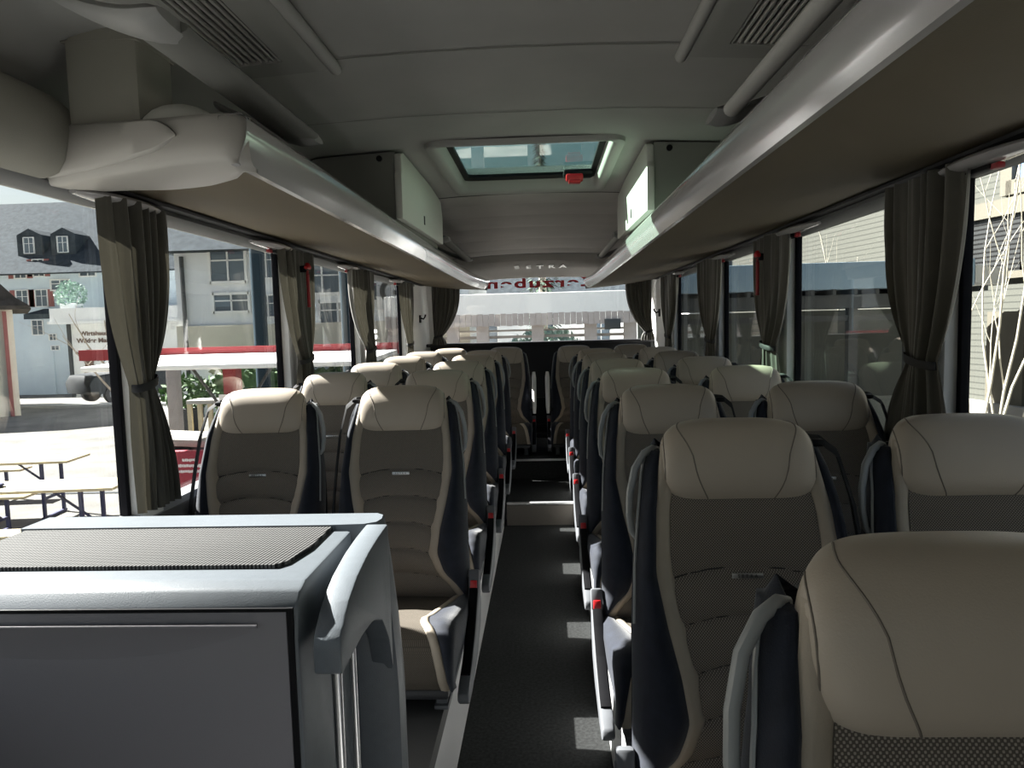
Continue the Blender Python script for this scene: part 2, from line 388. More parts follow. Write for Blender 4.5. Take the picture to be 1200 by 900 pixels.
# front bulkhead behind the camera (out of view; paleness and windscreen opening set for the frontal light)
w=MB().box((CX,-1.25,.35),(2.4,.06,1.3)); w.box((CX,-1.25,1.95),(2.4,.06,.5)); S('wall_front', w, M['ceilpanel'])
for x_,nm in ((XL-.03,'front_left'),(XR+.03,'front_right')):
    w=MB().box((x_,-.42,1.25),(.006 if x_<0 else .05,1.66,.92)); S('window_%d'%(k+20) if x_<0 else 'wall_'+nm, w, M['winglass'] if x_<0 else M['ceilpanel'], smooth=False)  # unseen panels: left glazed so sun bounces in, right closed against light
g=MB().box((-.05,-1.25,1.45),(2.3,.008,.9)); S('window_%d'%k, g, M['winglass'], smooth=False); k+=1
# front floor under the cabinet / driver's side, out of view; light grey to bounce sun
w=MB().box((-.05,-.55,-.06),(2.3,1.6,.06)); S('floor_front', w, M['ventgrey'])
# header above the rear window
rows=[]
for y,z in ((6.435,1.975),(6.445,1.915),(6.47,1.895),(6.60,1.855),(6.74,1.815),(6.80,1.792),(6.85,1.79),(6.9,1.80)):
    rows.append([(CX+.02+w, y-.02*abs(w)**2, z-.05*abs(w)**2) for w in np.linspace(-1.12,1.12,31)])
S('trim_%d'%tn, MB().grid(rows), M['rearceil']); tn+=1
lt=empty('header_lettering',(-.03,6.535,1.870)); tag(lt,'row of five small silver letters on the header above the rear window','lettering')
for i,ch in enumerate('SETRA'):
    text_mesh('letter',ch,.095,M['metal'],lt,Matrix.Translation(((i-2)*.105,0,-.004))@Matrix.Rotation(math.radians(162),4,'X')@Matrix.Scale(1.1,4,(1,0,0)),extrude=.004,bold=.002)
# ceiling seams
for y in (1.88,2.45):
    mb=MB().grid([[(CX+w,y+dy-(.05*abs(w) if y>2 else 0),ceil_z(abs(w),y)-.0035) for w in np.linspace(-.75,.75,31)] for dy in (0,.006)])
    S('trim_%d'%tn, mb, M['boxdark']); tn+=1

# ------------------------------------------------------------------ hatch
h=empty('roof_hatch',(CX+.01,3.31,2.05)); tag(h,'open glazed roof hatch with pale moulded surround over the aisle','roof hatch')
ox,oy=h.location.x,h.location.y
def L2(x,y,z): return (x-ox,y-oy,z-2.05)
# surround: rounded rim rising to the glass
def rrect(x0,x1,y0,y1,r,z,n=6):
    pts=[]
    for cx_,cy_,a0 in ((x1-r,y1-r,0),(x0+r,y1-r,90),(x0+r,y0+r,180),(x1-r,y0+r,270)):
        for i in range(n+1):
            a=math.radians(a0+90*i/n); pts.append(L2(cx_+r*math.cos(a),cy_+r*math.sin(a),z))
    return pts
rings=[(-.458,.332,2.79,3.855,.06,2.064),(-.455,.33,2.795,3.85,.06,2.046),(-.447,.322,2.80,3.845,.055,2.042),(-.425,.30,2.815,3.825,.05,2.044),(-.412,.288,2.825,3.81,.045,2.049),(-.405,.281,2.83,3.80,.04,2.058),(-.398,.274,2.84,3.785,.035,2.11)]
mb=MB().grid([rrect(*r) for r in rings],closed=True); mb.build('surround',M['ceilpanel'],h)
mb=MB().grid([rrect(*r) for r in ((-.400,.276,2.838,3.788,.035,2.104),(-.372,.248,2.865,3.70,.03,2.104),(-.372,.248,2.865,3.70,.03,2.118))],closed=True); mb.build('seal_frame',M['black'],h)
mb=MB().box(L2(-.062,3.30,2.115),(.655,.93,.006)); mb.build('glass_pane',M['hatchglass'],h,smooth=False)
mb=MB().box(L2(.185,3.64,2.094),(.15,.11,.03),.012); hd=mb.build('latch_base',M['black'],h)
mb=MB().box(L2(.165,3.60,2.066),(.085,.05,.034),.008); mb.box(L2(.165,3.595,2.046),(.06,.05,.015),.004); hk=mb.build('latch_handle',M['red'],h); hk['label']='red latch handle'

# overhead lockers beside the hatch
for side,xi,xo,lab in ((-1,-.552,-1.0,'grey overhead locker on the left rack with pale shaded door panel'),(1,.412,.88,'grey overhead locker on the right rack with sunlit pale door panel')):
    t=empty('overhead_locker',((xi+xo)/2,3.4,1.775)); tag(t,lab,'locker','overhead lockers beside the hatch')
    cx_,cy_=t.location.x,t.location.y
    def Q(x,y,z): return (x-cx_,y-cy_,z-1.775)
    ztop=2.045; xa=xi+side*.03
    def zt(x): return min(ztop, ceil_z(abs(x-CX),3.0)-.006)
    pr=[(xa,1.777),(xo,1.777),(xo,zt(xo)),((xa+xo)/2+side*.1,zt((xa+xo)/2+side*.1)),((xa+xo)/2,zt((xa+xo)/2)),(xa,zt(xa))]
    MB().prism([(a-cx_,b-1.775) for a,b in pr],2.86-cy_,3.96-cy_,'xz').build('body',M['boxdark'],t)
    # pale door panel with a soft curved upper edge, facing the aisle
    outl=[(2.845,1.78),(3.97,1.80),(3.975,1.95),(3.93,2.03),(3.6,2.05),(2.90,2.05),(2.85,2.035),(2.855,1.97),(2.843,1.95)]
    MB().prism([(a-cy_,b-1.775) for a,b in outl],xi-cx_,xa-cx_,'yz',bev=.006).build('door',M['boxlight'],t)
    MB().box(Q(xi-side*.002,3.35,1.845),(.004,.015,.04),.001).build('lock',M['engrave'],t)
    MB().tube([Q(xa+side*.06,2.862,2.02),Q(xa+side*.06,2.852,2.02)],.012).build('screw_cap',M['black'],t)

# ------------------------------------------------------------------ luggage racks
ycap=sm([-1.18,-1.1,-.91,-.76,-.66,-.59],[1.88,1.84,1.72,1.62,1.53,1.42],.04)
def rack(side,xb,zb,xt,zt_,y0,y1,lab):
    t=empty('luggage_rack',(xb,y0,zb)); tag(t,lab,'luggage rack','luggage racks over the windows')
    xw=(XL+.01) if side<0 else XR-.01
    def prof(y):
        # taper at the rear tip
        k=max(0,(y-5.9)/(y1-5.9)); dx=-side*.075*k if side<0 else -side*.045*k
        return dx, -.01*k*k
    def P(x,y,z): return (x-xb,y-y0,z-zb)
    ys=list(np.linspace(y0,y1-.25,14))+list(np.linspace(y1-.2,y1,6))
    # fascia
    rows=[]
    for y in ys:
        dx,dz=prof(y); e=0 if y<y1-.2 else ((y-(y1-.2))/.2)**2*.03
        pts=[(xb+side*.012,zb-.002),(xb,zb),(xb-side*.008,zb+.018),(xb+(xt-xb)*.45-side*.014,zb+.05),(xt-side*.006,zt_-.015),(xt,zt_-.003),(xt+side*.008,zt_),(xt+side*.05,zt_-.004),(xt+side*.05,zt_-.03)]
        rows.append([P(a+dx,y,b+dz+(e if i<4 else 0)) for i,(a,b) in enumerate(pts)])
    MB().grid(rows).build('fascia',M['rackwhite'],t,autos=50)
    # tan lining underneath
    rows=[]
    for y in ys:
        dx,dz=prof(y)
        wr=[0,.03,.12,.25,.4,.55,.7,.85,1.]
        rows.append([P((xb+dx)+(xw-xb-dx)*w, max(y, ycap((xb+dx)+(xw-xb-dx)*w)) if side<0 else y, zb+dz+.004*(w>0)+(1.742-zb)*w - .012*math.sin(PI*w)) for w in wr])
    MB().grid(rows).build('underside',M['tan'],t)
    # shelf floor and rear tip closure
    rows=[[P((xt+side*.045)+prof(y)[0],y,zt_-.012),P(xw+side*.03,max(y,1.75) if side<0 else y,zt_-.005)] for y in ys]
    MB().grid(rows).build('shelf',M['boxdark'],t)
    dx,dz=prof(y1)
    MB().prism([(xb+dx-xb,dz),(xt+dx-xb,zt_-zb-.003),(xw-xb,zt_-zb-.006),(xw-xb,1.74-zb)],y1-y0-.004,y1-y0,'xz').build('end_plate',M['rackwhite'],t)
    return t
rl=rack(-1,-.598,1.68,-.58,1.777,1.40,6.62,'left overhead luggage rack, tan underside, large pale moulded front cover')
rr=rack(1,.432,1.668,.413,1.757,-1.1,6.62,'right overhead luggage rack with long glossy pale edge running above camera')

# front cover of the left rack
def cap():
    xb,y0,zb=-.598,1.40,1.68
    N=30; rows=[]
    top=sm([-1.16,-1.05,-.9,-.75,-.64,-.60,-.575],[1.845,1.832,1.812,1.795,1.784,1.780,1.776],.05)
    bot=sm([-1.16,-1.05,-.9,-.75,-.65,-.60,-.575],[1.705,1.702,1.698,1.694,1.688,1.682,1.678],.05)
    yy=sm([-1.16,-1.05,-.9,-.75,-.66,-.61,-.585,-.575],[1.64,1.59,1.52,1.45,1.41,1.395,1.405,1.43],.03)
    xs=np.linspace(-1.165,-.577,N)
    prof=[(0.,.018),(.03,.007),(.12,-.002),(.35,-.008),(.6,-.006),(.85,0),(.96,.008),(1.,.02)]
    und=lambda x: 1.68+.004+(1.742-1.68)*max(0,(-.598-x)/.562)-.012*math.sin(PI*max(0,(-.598-x)/.562))
    for q in (1.,.66,.33,.1):
        rows.append([(x-xb, (yy(x)+.02)*(1-q)+max(yy(x)+.03,ycap(x)+.012)*q-y0, bot(x)*(1-q)+(und(x)-.006)*q-.010*math.sin(PI*q)-zb) for x in xs])
    for q,dy in prof+[(1.,.12),(1.,.34)]:
        rows.append([(x-xb, yy(x)+dy-y0, bot(x)*(1-q)+top(x)*q-zb) for x in xs])
    c=MB().grid(rows).build('end_cover',M['capwhite'],rl,autos=60)
    # raised panel on the cover
    xs=np.linspace(-1.14,-.735,20); rows=[]
    pt=lambda x: top(x)-.012; 
    pb=sm([-1.14,-1.0,-.9,-.8,-.735],[1.716,1.716,1.718,1.724,1.732],.1)
    for q,dy in ((0,.0),(0.,-.012),(.06,-.020),(.5,-.026),(.94,-.020),(1,-.012),(1,.0)):
        rows.append([])
        for x in xs:
            k=max(0,(x-(-.80))/.065); t_=pt(x)-.03*k**2; b_=pb(x)+.015*k**2
            d=dy*(1-.5*max(0,k)**2)
            rows[-1].append((x-xb, yy(x)+d-y0, b_*(1-q)+t_*q-zb))
    MB().grid(rows).build('cover_panel',M['capwhite'],rl,autos=50)
    # pale speaker bump on top
    rows=[]
    for a in np.linspace(0,PI/2,7):
        rows.append([(-.795-xb+.09*math.cos(a)*math.cos(b), 1.58-y0+.07*math.cos(a)*math.sin(b), 1.790-zb+.062*math.sin(a)) for b in np.linspace(0,2*PI,25)[:-1]])
    MB().grid(rows,closed=True,capends=True).build('dome',M['boxlight'],rl)
cap()

# rounded wall cover ahead of the left rack, and upper wall column
pr=[]
for i in range(9):
    a=math.radians(-80+160*i/8); pr.append((-1.19+.150*max(0,math.cos(a))**.55, 1.802+.098*math.sin(a)))
rows=[]
for y,s_ in ((-.6,1.),(.5,1.),(1.2,1.),(1.50,1.),(1.585,.985),(1.605,.95),(1.612,.88)):
    rows.append([(-1.19+(a+1.19)*s_, y, 1.80+(b-1.80)*s_) for a,b in pr])
S('trim_%d'%tn, MB().grid(rows,capends=True), M['wallcover']); tn+=1
mb=MB().box((-.965,1.65,1.92),(.17,.16,.28),.02); mb.box((-.965,1.65,1.995),(.172,.162,.004),.001); S('trim_%d'%tn, mb, M['wallcover']); tn+=1

# grab rails along the racks
def rail(side,x,z,y0,y1,lab,wid=.048,brk=True):
    t=empty('grab_rail',(x,y0,z)); tag(t,lab,'grab rail','grab rails above the racks')
    pts=[(0,y,0) for y in np.linspace(0,y1-y0,8)]
    rows=[[(wid*math.cos(a),y,.014*math.sin(a)) for a in np.linspace(0,2*PI,17)[:-1]] for _,y,_ in pts]
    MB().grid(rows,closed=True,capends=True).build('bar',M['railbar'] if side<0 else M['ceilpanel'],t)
    for yb in (0,y1-y0):
        sgn=-1 if yb==0 else 1
        rows=[]
        for q in np.linspace(-.15,1,12):
            p=max(0,q); k=1-.62*p
            rows.append([(side*(.235*q), yb+sgn*.012*(1-p)+(.05*p)+.062*k*math.cos(a), .10*p**1.4+.020*(1-.5*p)*(1 if q>-.1 else .5)*math.sin(a)) for a in np.linspace(0,2*PI,17)[:-1]])
        MB().grid(rows,closed=True,capends=True).build('bracket',M['bracketgrey'],t)
    return t
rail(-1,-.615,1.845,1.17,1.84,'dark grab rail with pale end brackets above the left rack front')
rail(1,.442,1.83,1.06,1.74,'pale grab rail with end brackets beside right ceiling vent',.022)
rail(-1,-.56,1.84,4.05,5.3,'short grab rail behind the left overhead locker',.03)
rail(1,.43,1.835,4.05,5.3,'short grab rail behind the right overhead locker',.022)

# ceiling vents
def vent(side,xi,x0,x1,y1,lab):
    t=empty('ceiling_vent',(xi,1.2,2.02)); tag(t,lab,'air vent','ceiling air vents')
    y0=-.2
    def P(x,y,z): return (x-xi,y-1.2,z-2.02)
    def zc(x): return ceil_z(abs(x-CX),1.0)
    xo=x1+(x1-x0)*.12
    # panel as strips around the slat bay
    for (a,b,c_,d) in ((xi,x0,y0,y1),(x1,xo,y0,y1),(x0,x1,y1-.085,y1)):
        pass
    mb=MB()
    for (a,b,c_,d) in ((xi,x0,y0,y1),(x1,xo,y0,y1),(x0,x1,y1-.085,y1)):
        xs=np.linspace(a,b,5); 
        top=[(x,zc(x)+.004) for x in xs]; lo=[(x,zc(x)-(.030 if abs(x-xi)>1e-6 else .022)) for x in xs][::-1]
        mb.prism([(p-xi,q-2.02) for p,q in top+lo],c_-1.2,d-1.2,'xz')
    mb.build('panel',M['ventgrey'] ,t)
    xs=(x0,x1); MB().prism([(p-xi,q-2.02) for p,q in ((x0,zc(x0)-.002),(x1,zc(x1)-.002),(x1,zc(x1)-.010),(x0,zc(x0)-.010))],y0-1.2,y1-.085-1.2,'xz').build('cavity',M['ventdark'],t)
    # raised lip along the inner edge
    MB().tube([P(xi,y,zc(xi)-.018) for y in np.linspace(y0,y1+.03,6)],.016).build('lip',M['ceilpanel'],t)
    n=7
    for i in range(n):
        x=x0+(x1-x0)*(i+.5)/n
        mb=MB().box(P(x,(y0+y1-.085)/2,zc(x)-.020),(abs(x1-x0)/n*.50,y1-.085-y0,.016),.003)
        mb.build('slat',M['ceilpanel'],t)
vent(-1,-.535,-.635,-.745,1.88,'slatted air vent in the ceiling above left grab rail')
vent(1,.37,.465,.575,1.90,'slatted air vent in the ceiling above right luggage rack')

# ------------------------------------------------------------------ windows' rail covers, curtains
def rail_cover(side,x,y0,y1,lab):
    t=empty('curtain_rail_cover',(x,y0,1.70)); tag(t,lab,'rail cover','curtain rail covers')
    rows=[]
    for q in np.linspace(0,1,15):
        w=.010+.034*math.sin(PI*min(1,q*1.0))**.7; h=.006+.011*math.sin(PI*q)**.7
        rows.append([(-side*.01-side*w*.6+w*math.cos(a), q*(y1-y0), .004+h*math.sin(a)) for a in np.linspace(0,2*PI,13)[:-1]])
    MB().grid(rows,closed=True,capends=True).build('shell',M['rackwhite'],t)
    MB().box((-side*.03,(y1-y0)*.62,-.018),(.03,(y1-y0)*.4,.012),.004).build('slot',M['black'],t)
    MB().box((-side*.03,(y1-y0)*.40 if side>0 else (y1-y0)*.34,-.020),(.018,.03,.014),.003).build('marker',M['darkred'],t)
names_l=['first','second','third','fourth']
for i,(a,b) in enumerate(((1.72,2.12),(2.78,3.22),(3.95,4.35),(5.3,5.65))):
    rail_cover(-1,XL+.005,a,b,'pale oval cover with red tip over the %s curtain from the front on the left'%names_l[i])
for i,(a,b) in enumerate(((1.50,1.98),(2.78,3.25),(4.0,4.45),(5.35,5.7))):
    rail_cover(1,XR-.005,a,b,'pale oval cover with red tip over the %s curtain from the front on the right'%names_l[i])

def curtain(axis, plane, top, tie, bot, ztop, ztie, zbot, lab, n=6, amp=.020, seed=0):
    """hanging panel gathered by a tieback; axis 'y' = along a side wall, 'x' = along the rear window"""
    rnd=random.Random(seed); ph=[rnd.uniform(0,6.28) for _ in range(4)]
    nz,nt=46,90
    t=empty('curtain',((plane,(top[0]+top[1])/2,zbot) if axis=='y' else ((top[0]+top[1])/2,plane,zbot))); tag(t,lab,'curtain','window curtains')
    o=t.location
    ti=(tie[0]+tie[1])/2
    rows=[]
    for i in range(nz+1):
        z=ztop+(zbot-ztop)*i/nz
        if z>ztie:
            k=((ztop-z)/(ztop-ztie)); e=k**2.6
            a=top[0]*(1-e)+tie[0]*e; b=top[1]*(1-e)+tie[1]*e
        else:
            k=((ztie-z)/(ztie-zbot)); e=1-(1-k)**2.2
            a=tie[0]*(1-e)+bot[0]*e; b=tie[1]*(1-e)+bot[1]*e
        g=math.exp(-((z-ztie)/.10)**2)
        row=[]
        for j in range(nt+1):
            u=j/nt
            uu=u+.018*math.sin(2*PI*2*u+ph[0]+z*2.)
            f=math.sin(2*PI*n*uu+ph[1]+.5*math.sin(z*5+ph[2]))+.35*math.sin(2*PI*(2*n+1)*uu+ph[3]+z*3)
            A=amp*(1-.45*g)*(.7+.3*math.sin(3*u*PI+ph[2]))
            bulge=.012*math.sin(PI*u)*(1+g)
            s=a+(b-a)*u
            d=A*f
            inn = 1 if (axis=='y' and plane<0) else -1
            if axis=='y': row.append((plane+inn*bulge+d-o.x, s-o.y, z-o.z))
            else: row.append((s-o.x, plane+d-bulge-o.y, z-o.z))
        rows.append(row)
    MB().grid(rows).build('cloth',M['curtain'],t,autos=None)
    # tieback: a narrow dark band round the waist
    hw=abs(tie[1]-tie[0])/2+.001; rows=[]
    for zz,rr_ in ((-.011,1),(-.009,1.03),(.009,1.03),(.011,1)):
        rows.append([])
        for q in range(20):
            a=2*PI*q/20; s=ti+hw*math.cos(a)*rr_; d=(amp*1.15+.004)*math.sin(a)*rr_
            dz=.012*math.cos(a)
            if axis=='y': rows[-1].append((plane+d+(.012 if plane<0 else -.012)-o.x, s-o.y, ztie+zz+dz-o.z))
            else: rows[-1].append((s-o.x, plane+d-.012-o.y, ztie+zz+dz-o.z))
    MB().grid(rows,closed=True).build('tieback',M['blackrubber'],t)
    return t
xl,xr=XL+.055,XR-.055
curtain('y',xl,(1.77,2.09),(1.85,1.94),(1.85,2.04),1.705,1.215,.86,'tied curtain nearest the front on the left, beside the grey cabinet',n=6,amp=.022,seed=1)
curtain('y',xl,(2.97,3.40),(3.15,3.30),(3.10,3.34),1.705,1.215,.86,'second tied curtain from the front on the left, red hammer before it',n=6,amp=.022,seed=2)
curtain('y',xl,(4.06,4.62),(4.40,4.55),(4.36,4.6),1.705,1.215,.86,'third tied curtain from the front on the left',n=7,amp=.02,seed=3)
curtain('y',xl,(5.52,6.05),(5.70,5.86),(5.68,5.9),1.705,1.215,.86,'fourth curtain from the front on the left, next to pale corner panel',n=7,amp=.02,seed=4)
curtain('y',xr,(1.76,2.13),(1.875,2.01),(1.80,2.16),1.712,1.225,.86,'tied curtain nearest the front on the right, beside birch view',n=6,amp=.022,seed=5)
curtain('y',xr,(2.98,3.48),(3.17,3.32),(3.12,3.4),1.712,1.225,.86,'second tied curtain from the front on the right, red hammer before it',n=6,amp=.022,seed=6)
curtain('y',xr,(4.14,4.72),(4.30,4.45),(4.27,4.5),1.712,1.225,.86,'third tied curtain from the front on the right',n=7,amp=.02,seed=7)
curtain('y',xr,(5.50,6.20),(5.75,5.92),(5.7,5.95),1.712,1.225,.86,'fourth curtain from the front on the right, next to pale corner panel',n=7,amp=.02,seed=8)
curtain('x',6.70,(-1.06,-.79),(-1.05,-.97),(-1.07,-.93),1.73,1.25,1.17,'curtain drawn back at the left edge of the rear window',n=6,amp=.018,seed=9)
curtain('x',6.70,(.76,1.00),(.93,1.01),(.90,1.03),1.73,1.25,1.17,'curtain drawn back at the right edge of the rear window',n=6,amp=.018,seed=10)

# coat hooks on the rear corner panels
for side,x,lab in ((-1,XL+.03,'black coat hook on the rear left corner panel'),(1,XR-.03,'black coat hook on the rear right corner panel')):
    t=empty('coat_hook',(x,6.50,1.42)); tag(t,lab,'hook','coat hooks')
    MB().box((0,0,0),(.012,.06,.07),.004).build('plate',M['black'],t)
    MB().tube([(0,0,.01),(-side*.03,0,.0),(-side*.045,0,.02),(-side*.05,0,.04)],.008).build('prong',M['black'],t)

# emergency hammers hanging in front of the second curtains
for side,x,y,lab in ((-1,xl+.06,3.16,'red emergency hammer on the second left curtain pillar'),(1,xr-.06,3.24,'red emergency hammer on the second right curtain pillar')):
    t=empty('emergency_hammer',(x,y,1.45)); tag(t,lab,'hammer','emergency hammers')
    MB().tube([(0,-.022,.175),(0,0,.185),(0,.03,.178)],[.008,.014,.009]).build('head',M['red'],t)
    pts=[];rs=[]
    for i in range(25):
        pts.append((0,0,.165-.165*i/24)); rs.append(.007+(.0018 if i%2 else 0)-(.002 if i<3 else 0))
    MB().tube(pts,rs).build('handle',M['darkred'],t)
    MB().box((-(-side)*.016,0,.17),(.03,.03,.03),.004).build('holder',M['black'],t)

# ------------------------------------------------------------------ seats
m_ = sm([.16,.20,.235,.28,.345,.42,.50,.59,.70,.81],[.185,.172,.150,.110,.089,.100,.119,.135,.128,.108],.05)
o_ = sm([.16,.3,.45,.60,.70,.76,.80,.84],[.211,.213,.209,.200,.188,.178,.165,.146],.05)
yf = sm([.14,.22,.32,.42,.52,.62,.72,.82,.86],[-.105,-.128,-.138,-.120,-.092,-.058,-.025,.008,.02],.08)
bo = sm([.16,.3,.42,.55,.7,.83],[.010,.030,.034,.028,.020,.008],.1)
ARCS=[.595,.515,.435,.355,.275]
def panel_y(x,z):
    m=m_(z); q=z+.018*min(1.2,(abs(x)/m))**2
    d=0
    edges=[.80]+ARCS+[.19]
    for a,b in zip(edges,edges[1:]):
        if b<=q<=a:
            tt=(a-q)/(a-b); d-=.011*math.sin(PI*tt)**.6
    for a in ARCS: d+=.0035*math.exp(-((q-a)/.0035)**2)
    return yf(z)+d+.006*(1-(x/m)**2)*.6
def seat_parts(sx, window, rear=False):
    """sx = side on which the aisle lies (+1: aisle at +x)"""
    P=[]
    def put(nm,mb,m,par=None,mir=None,autos=40,lab=None):
        P.append((nm,mb,m,par,autos,lab))
    zs=np.linspace(.165,.80,120)
    mb=MB().grid([[ (x, panel_y(x,z), z) for x in np.linspace(-m_(z)-.004,m_(z)+.004,17)] for z in zs]); put('backrest',mb,'mesh',autos=None)
    for a0 in ARCS:
        pts=[]
        for x in np.linspace(-1,1,17):
            z=a0-.018*min(1.2,abs(x))**2; m=m_(z); pts.append((x*m,panel_y(x*m,z)-.0012,z))
        put('quilt_seam',MB().tube(pts,.0021,k=5),'seamdark',par='backrest')
    zs2=np.linspace(.165,.815,70)
    for s in (-1,1):
        rows=[]
        for z in zs2:
            a=m_(z); y=yf(z)
            rows.append([(s*(a-.003),y+.004,z),(s*(a+.001),y-.006,z),(s*(a+.010),y-.011-bo(z)*.15,z),(s*(a+.022),y-.011-bo(z)*.35,z),(s*(a+.031),y-.007-bo(z)*.5,z),(s*(a+.034),y+.004-bo(z)*.5,z)])
        put('piping_band',MB().grid(rows),'piping',autos=None)
        rows=[]
        zs3=np.linspace(.165,.800,72)
        for z in zs3:
            a=m_(min(z,.81))+.029; o=max(o_(z),a+.004); y=yf(z); b=bo(z); top=max(0,(z-.72)/.12); thin=1-.72*(lambda k:k*k*(3-2*k))(min(1,max(0,(z-.48)/.30)))
            ub=y+.03*top
            w=o-a
            rows.append([(s*a,ub-.002-b*.5+.01,z),(s*a,ub-.004-b*.5,z),(s*(a+w*.3),ub-.008-b*.85,z),(s*(a+w*.6),ub-.004-b*.8,z),(s*(a+w*.85),ub+.008-b*.4,z),(s*(a+w),ub+.010+.022*thin,z),(s*(a+w*.98),ub+.016+.05*thin,z),(s*(a+w*.85),ub+.02+.08*thin,z),(s*(a-.03),ub+.026+.09*thin,z)])
        tip=(s*.146,rows[-1][4][1]+.03,.818)
        for k in (.35,.7,.96): rows.append([tuple(a*(1-k)+b*k for a,b in zip(p,(tip[0],tip[1],tip[2]-.006*(1-k)))) for p in rows[70]])
        put('side_bolster',MB().grid(rows,closed=False,capends=False),'navy',autos=None)
        # closing wedge at the top of the shoulder
    # back shell
    rows=[]
    for z in np.linspace(.12,.735,30):
        y=yf(z)-.055*(lambda k:k*k*(3-2*k))(min(1,max(0,(z-.48)/.26))); o=o_(z)-.004-.03*max(0,(z-.6)/.14)
        rows.append([(o*c_, y+.085+.04*math.cos(c_*1.3)*(1-.3*max(0,(z-.7)/.15)), z) for c_ in np.linspace(-1,1,11)])
    rows.append([(p[0]*.95,p[1]-.006,p[2]+.005) for p in rows[-1]])
    put('back_shell',MB().grid(rows),'shell')
    # headrest
    W,zb,zt,y0,y1=.1435,.703,.857,-.032,.068
    nx,nv=64,40; rows=[]
    cz=(zb+zt)/2; cy=(y0+y1)/2
    def hsec(x,a):
        s=(1-min(1,abs(x)/W)**5.5)**(1/3.2); ca,sa=math.cos(a),math.sin(a)
        e=2/3.1; yy=math.copysign(abs(ca)**e,ca); zz=math.copysign(abs(sa)**e,sa)
        hz=(zt-zb)/2*(.30+.70*s); hy=(y1-y0)/2*(.25+.75*s)
        lift=-.006*(x/W)**2 if sa<0 else -.004*(x/W)**2
        lean=.030*zz*.5+.012*(zz<0)*yy*0
        return (x*(1-.27*max(0,yy*.5+.5)**1.6), cy+hy*yy*(1.0 if ca>0 else 1.0)+lean-.010*max(0,-yy)*(1-zz*zz), cz+hz*zz+lift)
    ang=np.linspace(0,2*PI,nv+1)[:-1]
    xs=[W*math.sin(PI/2*t)**1 if False else W*(1-(1-abs(t))**1.7)*(1 if t>=0 else -1) for t in np.linspace(-1,1,nx)]
    rows=[[hsec(x,a) for a in ang] for x in xs]
    put('headrest',MB().grid(rows,closed=True,capends=True),'leather',autos=None)
    for s in (-1,1):
        pts=[]
        for t in np.linspace(0,1,22):
            a=math.radians(85)+math.radians(185)*t     # over the top, down the front to the underside
            x=s*(.114-.055*(lambda k:k*k*(3-2*k))(min(1,max(0,(t-.12)/.75))))
            pts.append(hsec(x,a))
        put('seam',MB().tube(pts,.0013,k=5),'seam',par='headrest')
        pts=[hsec(s*.1385,math.radians(100)+math.radians(140)*t) for t in np.linspace(0,1,18)]
        put('seam',MB().tube(pts,.0012,k=5),'seam',par='headrest')
    # cushion
    path=[(-.06,.185),(-.12,.187),(-.2,.194),(-.28,.205),(-.36,.222),(-.42,.240),(-.47,.252),(-.505,.252),(-.535,.238),(-.555,.212),(-.560,.175),(-.553,.135),(-.535,.105)]
    tt=np.linspace(0,1,len(path)); fy=sm(tt,[p[0] for p in path],.06); fz=sm(tt,[p[1] for p in path],.06)
    mc=sm([0,.1,.25,.4,.52,.62,.72,.85,1],[.188,.160,.125,.110,.122,.145,.160,.172,.180],.08)
    ts=np.linspace(0,1,50)
    def puff(t): return .005*abs(math.sin(PI*t*5.0))**.5 if t<.62 else .004
    put('seat_cushion',MB().grid([[(x,fy(t)-(puff(t) if t>.6 else 0),fz(t)+(puff(t) if t<=.6 else 0)) for x in np.linspace(-mc(t),mc(t),13)] for t in ts]),'cushion',autos=None)
    for s in (-1,1):
        rows=[];rows2=[]
        for t in ts:
            a=mc(t); nz=(1-t)**.5; y=fy(t); z=fz(t)
            ny=-max(0,(t-.55)/.45); up=1-max(0,(t-.55)/.45)
            rows.append([(s*(a-.002),y,z),(s*(a+.002),y+ny*.008,z+up*.009),(s*(a+.012),y+ny*.012,z+up*.013),(s*(a+.022),y+ny*.010,z+up*.011),(s*(a+.026),y,z-.001)])
            o=max(.216,a+.03)
            rows2.append([(s*(a+.022),y+.003,z),(s*(a+.026),y+ny*.010,z+up*.012),(s*(a+.03+(o-a-.03)*.5),y+ny*.016,z+up*.020),(s*o,y+ny*.004+.003,z+up*.006),(s*(o+.003),y+.014*(-ny)+.004,z-up*.02-.004),(s*(o-.002),y+.03*(-ny)+.006,max(.09,z-.07*up-.02)),(s*(o-.01),y+.04*(-ny)+.008,.088)])
        put('cushion_piping',MB().grid(rows),'piping',par='seat_cushion',autos=None)
        put('cushion_side',MB().grid(rows2),'navy',par='seat_cushion',autos=None)
    mb=MB().box((0,-.30,.085),(.40,.46,.03),.01); mb.box((0,-.10,.13),(.40,.08,.10),.02); put('seat_pan',mb,'shell')
    # woven metal tag with letters
    tz=.583; ty=panel_y(0,tz)-.003
    put('tag',MB().box((0,ty,tz),(.056,.004,.0095),.0015),'metal')
    P.append(('TEXT',(0,ty-.0028,tz),None,'tag',0,None))
    # grab loop on the aisle shoulder
    s=sx
    q=[]
    for y,z,x in ((.034,.798,.142),(.026,.802,.154),(.012,.795,.173),(.000,.768,.192),(-.012,.725,.203),(-.022,.685,.206),(-.030,.655,.203),(-.032,.642,.194)):
        q.append((s*x,y,z))
    if not rear: put('grab_loop',MB().tube(q,[.005,.0062,.0066,.0066,.0066,.0066,.006,.005],k=10,flat=1.2),'loop')
    put('shoulder_rim',MB().tube([(s*(o_(z)+.001),yf(z)+.03*max(0,(z-.72)/.12)+.008,z) for z in np.linspace(.50,.795,16)],.0026,k=6),'loop')
